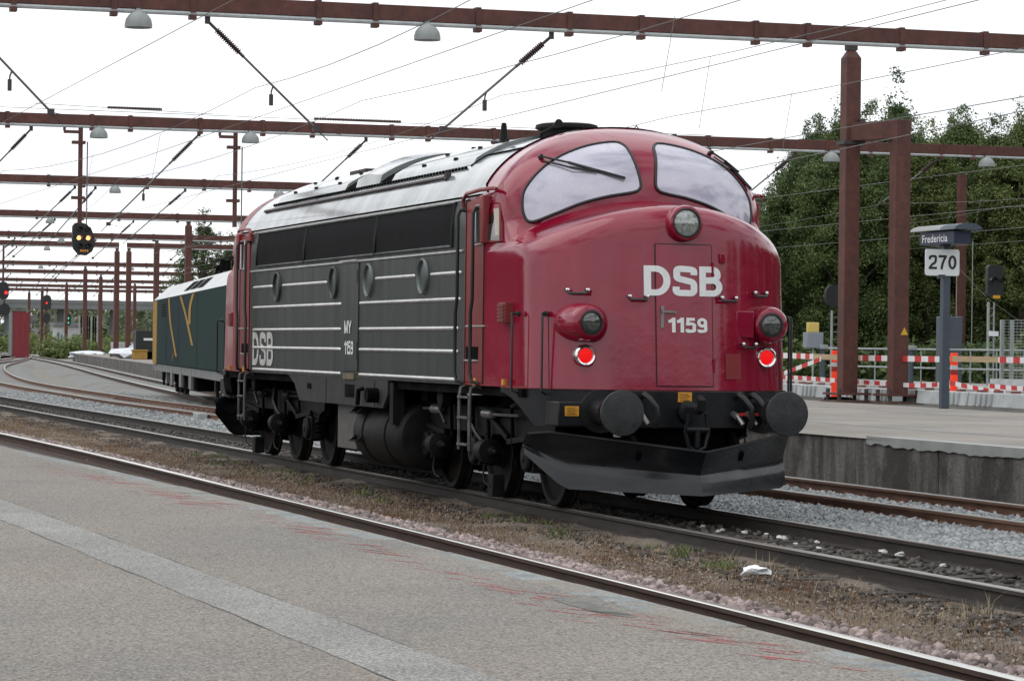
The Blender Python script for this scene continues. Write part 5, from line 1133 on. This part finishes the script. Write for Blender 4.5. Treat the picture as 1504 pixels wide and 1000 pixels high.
def tape(pts, label):
    t = thing('barrier_tape', label, 'barrier tape', pts[0], 'red and white barrier tape'); P = interp([tuple(p) for p in pts], 8); hw = .05; acc = 0; k = 0
    m = MB().grid([[(p[0], p[1], p[2] - hw) for p in P], [(p[0], p[1], p[2] + hw) for p in P]]).build('tape_strip', M_tw, t, smooth=0)
    D_ = [0]; 
    for a, b in zip(P, P[1:]): D_.append(D_[-1] + (Vector(b) - Vector(a)).length)
    at = lambda s_: Vector([float(np.interp(s_, D_, [p[a] for p in P])) for a in range(3)]); s_ = .05
    while s_ < D_[-1] - .2:
        a, b, c = at(s_), at(s_ + .1), at(s_ + .2); o = Vector((.006, -.006, 0))
        MB().grid([[tuple(q + o - Vector((0, 0, hw))) for q in (a, b, c)], [tuple(q + o + Vector((0, 0, hw))) for q in (a, b, c)]]).build('red_band', M_tr, t, smooth=0); s_ += .42
tape([(-39, 16.3, 1.04), (-37, 16.5, 1.02), (-35.6, 16.7, .99), (-34.0, 16.95, .96), (-32.5, 17.3, .93), (-31.4, 17.52, .98)], 'lower red and white tape stretched from the locomotive to the second orange marker')
tape([(-31.35, 17.55, 1.02), (-30.5, 17.72, .92), (-29.8, 17.8, .86), (-29.3, 17.9, .84)], 'slack piece of tape drooping right of the second orange marker')
tape([(-30.0, 17.85, .97), (-28.8, 18.0, .93), (-27.2, 18.3, .90)], 'lower tape at the right picture edge')
tape([(-35.75, 16.4, 1.48), (-36.3, 16.2, 1.32), (-37.0, 15.95, 1.12), (-37.4, 15.8, 1.02)], 'diagonal piece of tape beside the locomotive buffer')
M_or_glow = mat('marker_orange_glow', (.85, .05, .015), .5, emit=(1, .05, .01), estr=.25); M_refl = mat('marker_white', (.6, .62, .64), .4); M_dr = mat('marker_dark_red', (.35, .02, .015), .5)  # the orange is given a weak glow though the panel is no lamp
for x, y, zt, l in ((-35.95, 16.84, 1.68, 'bright orange marker panel left of the thick gantry post'), (-31.3, 17.66, 1.66, 'bright orange marker panel beside the sign post')):
    t = thing('marker_panel', l, 'marker', (x, y, ZQ)); z0 = ZQ + .06
    def mp(a, b, ma, nm): MB().bar((x, y, z0 + a), (x, y, z0 + b), .165, .05, (1, 0, 0)).build(nm, ma, t, bevel=.008)
    H = zt - z0; mp(0, H * .56, M_or_glow, 'panel'); mp(H * .56, H * .66, M_dr, 'dark_band'); mp(H * .66, H * .75, M_refl, 'white_band'); mp(H * .75, H, M_or_glow, 'panel_top')
    MB().prism([(y + a, ZQ + b) for a, b in ((-.22, 0), (.42, 0), (.36, .07), (.1, .09), (-.18, .08))], 'x', x - .16, x + .16).build('foot', M_dark, t)
# ================================================================== far side at right: railing and trackside equipment
M_galv = mat('galvanised', (.30, .325, .32), .45, metal=.3, var=.1, vscale=5)
rl = thing('platform_railing', 'galvanised two-bar railing along the far platform in front of the trees', 'railing', (-65, 32, .6))
for z in (1.75, 1.12): MB().cyl((-71.8, 32, z), (-40, 32, z - .0), .032, n=8).build('rail_bar', M_galv, rl)
for k in range(17): MB().cyl((-71.5 + k * 1.9, 32.02, .6), (-71.5 + k * 1.9, 32.02, 1.75), .028, n=8).build('baluster', M_galv, rl)
def eq_post(name, label, cat, x, y, z1, r_, ma): t = thing(name, label, cat, (x, y, .6)); MB().cyl((x, y, .4), (x, y, z1), r_, n=10).build('post', ma, t); return t
t = eq_post('rail_signal', 'black round-topped signal seen from behind on a ladder post, left of the thick gantry post', 'signal', -76.2, 34.0, 3.2, .05, M_galv)
board(-76.2, 34.1, 3.75, .68, .85, .2).build('signal_board', M_sig, t); MB().cyl((-76.2, 34.28, .4), (-76.2, 34.28, 3.2), .035, n=6).build('ladder_rail', M_galv, t)
for k in range(9): MB().bar((-76.2, 34.0, .7 + k * .28), (-76.2, 34.28, .7 + k * .28), .02, .02).build('rung', M_galv, t)
t = eq_post('trackside_lamp', 'small grey box with yellow top on a thin post beside the cab nose', 'trackside box', -65.3, 28.65, 1.9, .035, M_galv)
MB().box(-65.5, -65.1, 28.35, 28.95, 1.75, 2.28).build('box', mat('box_grey', (.22, .24, .27), .5), t, bevel=.02); MB().box(-65.4, -65.2, 28.43, 28.83, 2.28, 2.62).build('yellow_top', mat('box_yellow', (.60, .45, .12), .5), t, bevel=.02)
def plamp(x, y, label):
    t = eq_post('bollard_lamp', label, 'bollard lamp', x, y, 1.75, .10, M_spost); MB().box(x - .16, x + .16, y - .16, y + .16, 1.72, 1.86).build('lamp_head', M_galv, t, bevel=.02)
plamp(-65.2, 28.95, 'dark bollard lamp left of the first orange marker behind the tape'); plamp(-62.5, 31.0, 'dark bollard lamp between the second gantry post and the station sign')
t = eq_post('equipment_cabinet', 'tall blue-grey trackside cabinet partly hidden by the sign post', 'cabinet', -62.1, 32.2, 1.2, .05, M_galv); MB().box(-62.4, -61.8, 31.85, 32.55, .6, 2.85).build('cabinet', mat('cabinet_blue_grey', (.07, .085, .10), .5, var=.1, vscale=4), t, bevel=.03)
MB().cyl((-62.1, 32.45, 2.85), (-62.1, 32.45, 4.2), .012, n=6).build('aerial', M_galv, t)
t = thing('catenary_post', 'slim red-brown post standing against the trees right of the station sign', 'post', (-77.5, 40, 0)); MB().box(-77.65, -77.35, 39.85, 40.15, 0, 8.6).build('post', M_gan, t); MB().cyl((-77.2, 40.35, .5), (-77.2, 40.35, 6), .02, n=6).build('earth_wire', M_galv, t)
t = eq_post('ladder_signal', 'dark signal on a thin ladder post in front of the trees at right', 'signal', -59, 32.1, 3.3, .05, M_galv)
board(-58.9, 32.3, 4.0, .55, 1.0, .2, .2).build('signal_board', M_sig, t); lamps(t, -58.88, [(32.15, 4.0, M_off), (32.45, 4.0, M_off)], .09); MB().box(-58.89, -58.87, 32.2, 32.45, 3.42, 3.52).build('number_plate', mat('orange_plate2', (.6, .28, .02), .5), t)
MB().cyl((-59, 32.3, .6), (-59, 32.3, 3.3), .03, n=6).build('ladder_rail', M_galv, t); MB().box(-58.95, -58.9, 32.1, 32.42, 2.2, 2.36).build('number_board', M_signw, t)
for k in range(11): MB().bar((-59, 32.1, .7 + k * .24), (-59, 32.3, .7 + k * .24), .02, .02).build('rung', M_galv, t)
MB().tube([(-60.5, 30.0, 6.0), (-59, 32.1, 3.4), (-57.5, 34.2, 1.6)], .006, 5).build('stay_wire', M_wire, t)
t = thing('mesh_enclosure', 'galvanised wire mesh enclosure cut by the right picture edge', 'mesh fence', (-55, 31.6, .6))
for x, y in ((-56.2, 31.2), (-56.2, 31.55), (-53.2, 31.2), (-56.2, 34.6)): MB().box(x - .05, x + .05, y - .05, y + .05, .6, 2.7).build('fence_post', M_galv, t)
for k in range(22): MB().box(-56.2, -53.2, 31.19, 31.21, .75 + k * .092, .76 + k * .092).build('mesh_wire', M_galv, t); MB().box(-56.21, -56.19, 31.2, 34.6, .752 + k * .092, .762 + k * .092).build('mesh_wire', M_galv, t)
for k in range(24): MB().cyl((-56.2, 31.3 + k * .14, .7), (-56.2, 31.3 + k * .14, 2.7), .006, n=4).build('mesh_wire', M_galv, t)
MB().box(-56.6, -52.8, 31.0, 34.8, .55, .85).build('plinth', M_blk2, t)
# ================================================================== trees
def leaf_mat(name, c1, c2, island=.45):
    m = mat(name, c1, .55, col2=c2, vscale=.55, island=island, detail=3, spec=.3)
    t = m.node_tree; p = t.nodes['Principled BSDF']; tr = t.nodes.new('ShaderNodeBsdfTranslucent'); ms_ = t.nodes.new('ShaderNodeMixShader'); ms_.inputs[0].default_value = .25
    out = t.nodes['Material Output']; src = p.inputs['Base Color'].links[0].from_socket; t.links.new(src, tr.inputs[0]); t.links.new(p.outputs[0], ms_.inputs[1]); t.links.new(tr.outputs[0], ms_.inputs[2]); t.links.new(ms_.outputs[0], out.inputs[0]); return m
M_leaf = leaf_mat('leaves_mid', (.120, .165, .050), (.075, .112, .038)); M_leaf2 = leaf_mat('leaves_dark', (.092, .135, .050), (.058, .090, .037)); M_leaf3 = leaf_mat('leaves_light', (.165, .205, .062), (.105, .14, .046))
M_bark = mat('bark', (.10, .085, .065), .9, var=.35, vscale=6, bump=.6, bscale=20)
def leaves_np(cen, rad, per, size, flat=.75):
    n = len(cen) * per; c = np.repeat(cen, per, 0); rr = np.repeat(rad, per)[:, None]
    g = RNG.normal(size=(n, 3)); g /= np.linalg.norm(g, axis=1, keepdims=True); g *= (RNG.random((n, 1)) ** .45); g[:, 2] *= flat
    P = c + g * rr
    nr = g * .6 + RNG.normal(size=(n, 3)) * .7 + np.array([0, 0, .55]); nr /= np.linalg.norm(nr, axis=1, keepdims=True)
    a = np.cross(nr, RNG.normal(size=(n, 3))); a /= np.linalg.norm(a, axis=1, keepdims=True); b = np.cross(nr, a)
    s_ = size * RNG.uniform(.55, 1.25, (n, 1)); a *= s_; b *= s_ * .6
    V = np.stack([P - a, P - b * .9 + nr * s_ * .15, P + a, P + b * .9 + nr * s_ * .15], 1).reshape(-1, 3); F = np.arange(4 * n).reshape(n, 4)
    return V, F
def crown(seed, H, R, z0, nclump, per, size, top=1.0):
    global RNG
    RNG = np.random.default_rng(seed); k = RNG.random(nclump) ** .85; z = z0 + (H - z0) * k
    pr = np.sin(np.clip((k * .92 + .08), 0, 1) * PI) ** .6 * (1 - .35 * k * top); an = RNG.uniform(0, 2 * PI, nclump); rd = R * pr * np.sqrt(RNG.random(nclump)) ** .55 * RNG.uniform(.75, 1.15, nclump)
    cen = np.stack([np.cos(an) * rd, np.sin(an) * rd, z], 1); rad = RNG.uniform(.45, 1.05, nclump) * (R / 3.2) * (1 - .4 * k)
    V, F = leaves_np(cen, rad, per, size)
    m = nclump // 2; i = RNG.integers(0, nclump, m); out = cen[i] * np.array([1.0, 1.0, 1.0]) + (cen[i] - np.array([0, 0, H * .5])) / (R * 1.2) * RNG.uniform(.3, .75, (m, 1)) + np.array([0, 0, .25])   # loose sprays past the outline
    V2, F2 = leaves_np(out, RNG.uniform(.18, .42, m), per // 6, size * .95, 1.2)
    return cen, (np.concatenate([V, V2]), np.concatenate([F, F2 + len(V)]))
def make_tree(name, label, loc, H, var, group, ma=M_leaf, rot=None, sx=1.0):
    t = thing(name, label, 'tree', loc, group); cm, tm, H0 = TV[var]; k = H / H0
    c = bpy.data.objects.new('crown', cm[ma.name] if isinstance(cm, dict) else cm); COL.objects.link(c); c.parent = t; c.scale = (k * sx, k * sx, k); c.rotation_euler = (0, 0, random.uniform(0, 6.28) if rot is None else rot)
    b = bpy.data.objects.new('trunk', tm); COL.objects.link(b); b.parent = t; b.scale = (k, k, k); b.rotation_euler = c.rotation_euler
    return t
def trunk_mesh(seed, H, cen, name='trunk'):
    rr = random.Random(seed); m = MB(); pts = [(0, 0, -.3)]; x = y = 0
    for k in range(1, 8): x += rr.uniform(-.14, .14); y += rr.uniform(-.14, .14); pts.append((x, y, H * .86 * k / 7))
    m.tube(pts, [.20 * (1 - .8 * i / 8) + .03 for i in range(8)], 8)
    for c in cen[::max(1, len(cen) // 22)]:
        zz = max(.8, c[2] * .62); f = zz / (H * .86) * 7; i = min(6, int(f)); p = Vector(pts[i]).lerp(Vector(pts[i + 1]), min(1, f - i)); q = Vector(c); md = p.lerp(q, .5) + Vector((0, 0, .25)); m.tube([p, md, q], [.07, .045, .015], 5)
    ob = m.build(name, M_bark, None, smooth=.8); me = ob.data; bpy.data.objects.remove(ob); return me
TV = {}
for v, (H, R, z0, nc, per, sz, top) in {0: (11.5, 3.3, .8, 360, 300, .066, 1.0), 1: (11.5, 2.9, .9, 320, 300, .064, .8), 2: (12.0, 3.7, .5, 400, 290, .068, .9), 3: (10.5, 2.4, 1.4, 150, 150, .07, 1.3)}.items():
    cen, (V, F) = crown(100 + v, H, R, z0, nc, per, sz, top); cm = {}
    base = raw_mesh('crown', V, F, M_leaf); cm[M_leaf.name] = base
    for q in (M_leaf2, M_leaf3): c2 = base.copy(); c2.materials[0] = q; cm[q.name] = c2
    TV[v] = (cm, trunk_mesh(v, H, cen), H)
TR = [((-82.8, 32.9), 7.6, 1, M_leaf2, 'lowest leafy tree, just above the right end of the cab roof'), ((-84.3, 36.0), 9.4, 0, M_leaf, 'leafy tree stepping up right of the cab'), ((-87.7, 38.2), 10.9, 2, M_leaf2, 'dark tree left of the thick gantry post'),
      ((-81.7, 37.0), 11.8, 0, M_leaf, 'tall rounded tree directly behind the thick gantry post'), ((-85.1, 39.6), 12.0, 1, M_leaf, 'tree seen between the two gantry posts'), ((-90.1, 43.0), 12.0, 2, M_leaf2, 'dark tree behind the second gantry post'),
      ((-96.6, 45.8), 13.9, 3, M_leaf2, 'thin airy treetop rising above the second gantry post'), ((-82.5, 41.0), 11.1, 0, M_leaf3, 'paler tree behind the station name sign'), ((-85.8, 44.0), 12.1, 2, M_leaf, 'broad tree right of the station sign'),
      ((-81.7, 43.6), 11.4, 1, M_leaf, 'tree behind the dark ladder signal'), ((-79.6, 43.8), 11.7, 0, M_leaf3, 'pale tree near the right picture edge'), ((-82.8, 47.2), 11.9, 2, M_leaf, 'tree cut by the right picture edge'), ((-84.1, 50.2), 12.3, 0, M_leaf2, 'last tree of the row beyond the right picture edge')]
for (x, y), H, v, ma, l in TR: make_tree('broadleaf_tree', l, (x, y, -.1), H - (.2 if H < 11 else 1.0), v, 'trees along the far platform', ma)
for (x, y), H, v, l in (((-102.3, 45.5), 12.2, 2, 'tree deep in the wood behind the thick gantry post'), ((-103.2, 49.5), 12.9, 0, 'tree deep in the wood between the gantry posts'), ((-105.1, 53), 13.1, 2, 'tree deep in the wood behind the station sign'), ((-101.5, 55), 13.0, 1, 'tree deep in the wood near the right edge'), ((-100.9, 43.2), 9.9, 1, 'tree deep in the wood beside the cab'), ((-96, 38.5), 9.0, 2, 'low tree deep in the wood behind the cab corner'), ((-104, 58.5), 13, 0, 'tree deep in the wood at the far right')):
    make_tree('broadleaf_tree', l, (x, y, .2), H - 1.3, v, 'trees along the far platform', M_leaf2, sx=1.15)
# undergrowth under the trees
def shrub(loc, R, H, n, ma, label, group, name='shrub', size=.16, per=60):
    global RNG
    RNG = np.random.default_rng(int(abs(loc[0] * 31 + loc[1] * 17)))
    cen = np.stack([RNG.uniform(-R, R, n), RNG.uniform(-R, R, n), RNG.uniform(.1, .9, n) * H], 1); V, F = leaves_np(cen, RNG.uniform(.3, .6, n) * min(R, H), per, size)
    t = thing(name, label, 'bush', loc, group); o = obj_from(raw_mesh('foliage', V, F, ma), 'foliage', t)
    st = MB()
    for k in range(4): st = MB().tube([(loc[0] + random.uniform(-.2, .2), loc[1] + random.uniform(-.2, .2), loc[2] - .2), (loc[0] + random.uniform(-.6, .6) * R, loc[1] + random.uniform(-.6, .6) * R, loc[2] + H * .7)], .025, 5); st.build('stem', M_bark, t)
    return t
for i, (x, y) in enumerate(((-84, 36.3), (-79.5, 37.5), (-76.5, 38.6), (-74, 39.6), (-72, 41), (-70, 42), (-80, 35.2), (-87, 35.5), (-68, 43.5))):
    shrub((x, y, 0), 1.7, 2.0, 34, M_leaf2 if i % 2 else M_leaf, 'low dark undergrowth bush at the foot of the wood behind the railing', 'undergrowth behind the railing')
shrub((-62.0, 36.2, .3), 1.1, .8, 26, M_leaf3, 'low light green shrub behind the railing right of the sign post', None, size=.1)
# left side trees and bushes
make_tree('broadleaf_tree', 'airy tree with sky gaps behind the electric locomotive roof', (-204.6, 34.7, 0), 10.8, 3, None, M_leaf2, sx=1.5)
make_tree('broadleaf_tree', 'lower airy tree half hidden by the rear cab of the red locomotive', (-199.2, 36.6, 0), 9.8, 3, None, M_leaf2, sx=1.6)
for (x, y), R, H, l in (((-303, 37.4), 1.8, 1.7, 'green bush left of the grey hut door'), ((-312, 40.0), 2.3, 2.4, 'largest green bush in front of the grey hut'), ((-302, 40.4), 1.7, 1.6, 'green bush right of the grey hut'), ((-296, 36.0), 1.3, .9, 'low yellowish bush beside the rails near the hut')):
    shrub((x, y, -.3), R, H, 30, M_leaf3, l, None, size=.22)
# ================================================================== far left
M_hut = mat('hut_red', (.22, .022, .028), .55, var=.2, vscale=1.2, vstretch=(1, 6, .2)); M_far = mat('bridge_concrete', (.17, .18, .18), .85, var=.1, vscale=.3)
hx, hy = -270.6, 28.9
t = thing('signal_hut', 'tall narrow dark red metal hut beside the curving rails at left', 'hut', (hx, hy, -.35))
MB().prism([(hy - .82, -.35), (hy + .82, -.35), (hy + .86, 4.45), (hy - .82, 4.62)], 'x', hx - 2.2, hx).build('wall', M_hut, t)
for k in range(9): MB().box(hx, hx + .04, hy - .78 + k * .19, hy - .72 + k * .19, -.3, 4.42).build('wall_rib', M_hut, t)
MB().box(hx - 2.3, hx + .12, hy - .95, hy + .92, 4.60, 4.70).build('roof', M_far, t); MB().box(hx - 2.2, hx - .02, hy - .95, hy - .84, -.35, 4.5).build('side_panel', M_far, t)
MB().box(hx - 1, hx + .6, hy - 1.9, hy - .9, -.3, .05).build('point_motor', M_dark, t)
t = thing('relay_hut', 'grey flat-roofed concrete hut with graffiti behind the bushes', 'hut', (-345, 44.6, -.3))
MB().box(-348, -344.6, 43.1, 46.2, -.4, 3.5).build('wall', mat('hut_grey', (.42, .43, .42), .85, var=.15, vscale=1), t); MB().box(-348.4, -344.2, 42.8, 46.5, 3.5, 3.95).build('roof', M_far, t)
for k, (y, z, h_) in enumerate(((43.3, .6, 2.0), (43.7, 1.0, 1.4), (45.2, 1.6, .9))): MB().box(-344.59, -344.55, y, y + .18, z, z + h_).build('graffiti', mat('graffiti_teal', (.05, .16, .15), .7), t)
t = thing('stake_wagon', 'dark freight wagon with tall upright stakes right of the hut', 'wagon', (-325, 44, 0)); MB().box(-338, -322, 42.6, 45.2, .9, 1.3).build('deck', M_dark, t)
for k in range(12): MB().box(-322.1, -321.9, 42.5 + k * .24, 42.62 + k * .24, 1.2 if k % 2 else .2, 4.7 - .12 * (k % 3)).build('stake', M_dark if k % 3 else M_galv, t)
for k in range(4): MB().lathe([(0, .45), (.12, .42)], (-324 - k * 3.5, 43.1, .45), (0, 1, 0), 14).build('wheel', M_dark, t)
t = thing('freight_wagon', 'dark blue wagon low at the left picture edge', 'wagon', (-405, 44.5, 0)); MB().box(-412, -405, 43.0, 45.2, .9, 2.4).build('wagon_body', mat('wagon_blue', (.02, .035, .10), .6), t); MB().box(-412, -405, 43.1, 45.1, .45, .9).build('underframe', M_dark, t)
t = thing('road_bridge', 'long grey concrete road bridge crossing the yard in the distance', 'bridge', (-470, 60, 0))
MB().box(-480, -470, -20, 190, 7.0, 7.9).build('deck', M_far, t); MB().box(-470.2, -469.9, -20, 190, 7.9, 8.5).build('parapet', M_far, t)
for k in range(8): MB().cyl((-475, 44.5 + k * 9, -.3), (-475, 44.5 + k * 9, 7.0), .55, n=12).build('pier', M_far, t)
RNG = np.random.default_rng(5)
def far_wood(name, n, x0, x1, y0, y1, h, ma, size, label=None):
    cen = np.stack([RNG.uniform(x0, x1, n), RNG.uniform(y0, y1, n), RNG.uniform(0, 1, n) * h], 1); V, F = leaves_np(cen, RNG.uniform(1.2, 2.6, n), 40, size)
    tag(obj_from(raw_mesh(name, V, F, ma), name), label, None, kind='stuff')
M_hazeleaf = leaf_mat('leaves_haze', (.16, .19, .10), (.10, .125, .07), .3)  # distance haze is put into the paler leaf colours
far_wood('distant_wood', 1300, -640, -540, 40, 190, 8.5, M_hazeleaf, .6); far_wood('distant_scrub', 420, -440, -380, 38, 90, 1.8, M_leaf3, .35)
t = thing('distant_house', 'pale house front showing under the distant bridge', 'house', (-560, 72, 0)); MB().box(-566, -558, 66, 79, 0, 5.2).build('wall', mat('house_white', (.6, .6, .58), .8), t); MB().prism([(65.5, 5.2), (79.5, 5.2), (72.5, 8)], 'x', -566, -557.5).build('roof', M_far, t)
# clutter on the far end of the island platform
def lump(x, y, z, sx, sy, sz, ma, name, label, cat, group=None):
    o = rock((x, y, z), 1.0, name, ma, label, cat, group); o.scale = (sx, sy / 1.0, sz); return o
M_tarp = mat('pale_tarpaulin', (.62, .64, .67), .6, var=.12, vscale=2, bump=.5, bscale=4)
lump(-171.5, 23.3, .85, 2.2, 1.3, .8, M_tarp, 'tarpaulin_pile', 'large white tarpaulin heap on the island platform beside the electric locomotive', 'tarpaulin')
lump(-178.5, 25.2, .95, 1.6, .9, 1.1, mat('grey_tarpaulin', (.36, .40, .44), .6, var=.15, vscale=2), 'tarpaulin_pile', 'greyish tarpaulin heap behind the large white one', 'tarpaulin'); lump(-232, 29.8, .4, 2.5, 1.6, .6, M_tarp, 'tarpaulin_pile', 'small pale tarpaulin heap at the far tip of the island platform', 'tarpaulin')
t = thing('tool_box', 'small yellow box beside the tarpaulin heap', 'box', (-161.3, 22.2, ZQ)); MB().box(-161.8, -161.1, 21.7, 22.6, ZQ, 1.05).build('box', M_yellow, t, bevel=.04); MB().box(-161.85, -161.05, 21.65, 22.65, 1.05, 1.15).build('lid', M_yellow, t, bevel=.02)
t = thing('dark_trolley', 'dark box trolley with white marking beside the electric locomotive end', 'trolley', (-161, 22.9, ZQ)); MB().box(-163, -162, 22.0, 23.4, 1.0, 2.4).build('box', M_sig, t, bevel=.03); MB().box(-161.99, -161.97, 22.5, 23.1, 1.75, 1.9).build('marking', M_signw, t); MB().box(-162.9, -162.1, 22.1, 23.3, ZQ, 1.0).build('stand', M_dark, t)
t = thing('platform_sign', 'small green sign on a thin post left of the electric locomotive', 'sign', (-181.2, 25.6, ZQ)); MB().cyl((-181.3, 25.6, ZQ), (-181.3, 25.6, 2.0), .04, n=6).build('post', M_galv, t); MB().box(-181.25, -181.2, 25.35, 25.85, 1.9, 2.4).build('sign_face', mat('sign_green', (.02, .16, .11), .5), t); MB().add([(-181.195, 25.45, 2.0), (-181.195, 25.75, 2.0), (-181.195, 25.6, 2.3)], [(0, 1, 2)]).build('sign_mark', M_signw, t, smooth=0)
t = thing('concrete_plinth', 'pale concrete plinth of the gantry post on the island platform', 'plinth', (-196.5, 27, ZQ)); MB().box(-197.4, -195.6, 26.1, 27.9, ZQ, 1.6).build('plinth', M_blk2, t, bevel=.04); MB().box(-195.59, -195.57, 26.97, 27.03, ZQ, 1.6).build('joint', M_dark, t)

# ================================================================== out of frame: buildings added to darken the paint reflections, and more trees
M_darkwall = mat('reflected_dark_wall', (.055, .06, .055), .85, var=.2, vscale=2)  # dark tone set for how it reflects in the locomotive paint
t = thing('added_side_building', 'long dark building added out of frame at left, seen only as a reflection', 'building', (-240, -46, ZP))  # added unseen so the black side has something dark to reflect
MB().box(-430, -55, -52, -40, ZP - .4, 9.5).build('wall', M_darkwall, t); MB().prism([(-53, 9.5), (-39, 9.5), (-46, 13)], 'x', -431, -54).build('roof', mat('roof_tile', (.05, .05, .048), .8), t)
for k in range(46): w_ = MB().box(-426 + k * 8, -423 + k * 8, -39.99, -39.9, 1.8, 4.2).build('window', M_pane, t); MB().box(-426.1 + k * 8, -422.9 + k * 8, -39.89, -39.8, 1.6, 1.8).build('sill', M_far, w_)
for i, (x, y, H) in enumerate(((-66, 50, 12), (-57, 53, 13), (-47, 52, 12), (-38, 55, 13), (-29, 52, 12), (-20, 55, 13), (-11, 52, 12), (-2, 55, 13), (8, 53, 12), (18, 56, 13), (28, 53, 12), (38, 57, 13), (48, 55, 12))):
    make_tree('broadleaf_tree', 'tree outside the picture, seen only as a reflection in the locomotive nose', (x, y, -.3), H, i % 3, 'trees outside the picture', M_leaf2, sx=2.0)
t = thing('added_dark_hall', 'long dark hall added behind the camera, seen only as a reflection', 'building', (68, 20, ZP))  # added unseen as one dark mass for the nose to reflect
MB().box(64, 78, -45, 78, -.3, 8.0).build('wall', M_darkwall, t); MB().prism([(63, 8.0), (79, 8.0), (71, 11)], 'y', -46, 79).build('roof', MATS['roof_tile'], t)
for k in range(15): MB().box(63.9, 63.99, -42 + k * 8, -37 + k * 8, 1.2, 5.5).build('window', M_pane, t)
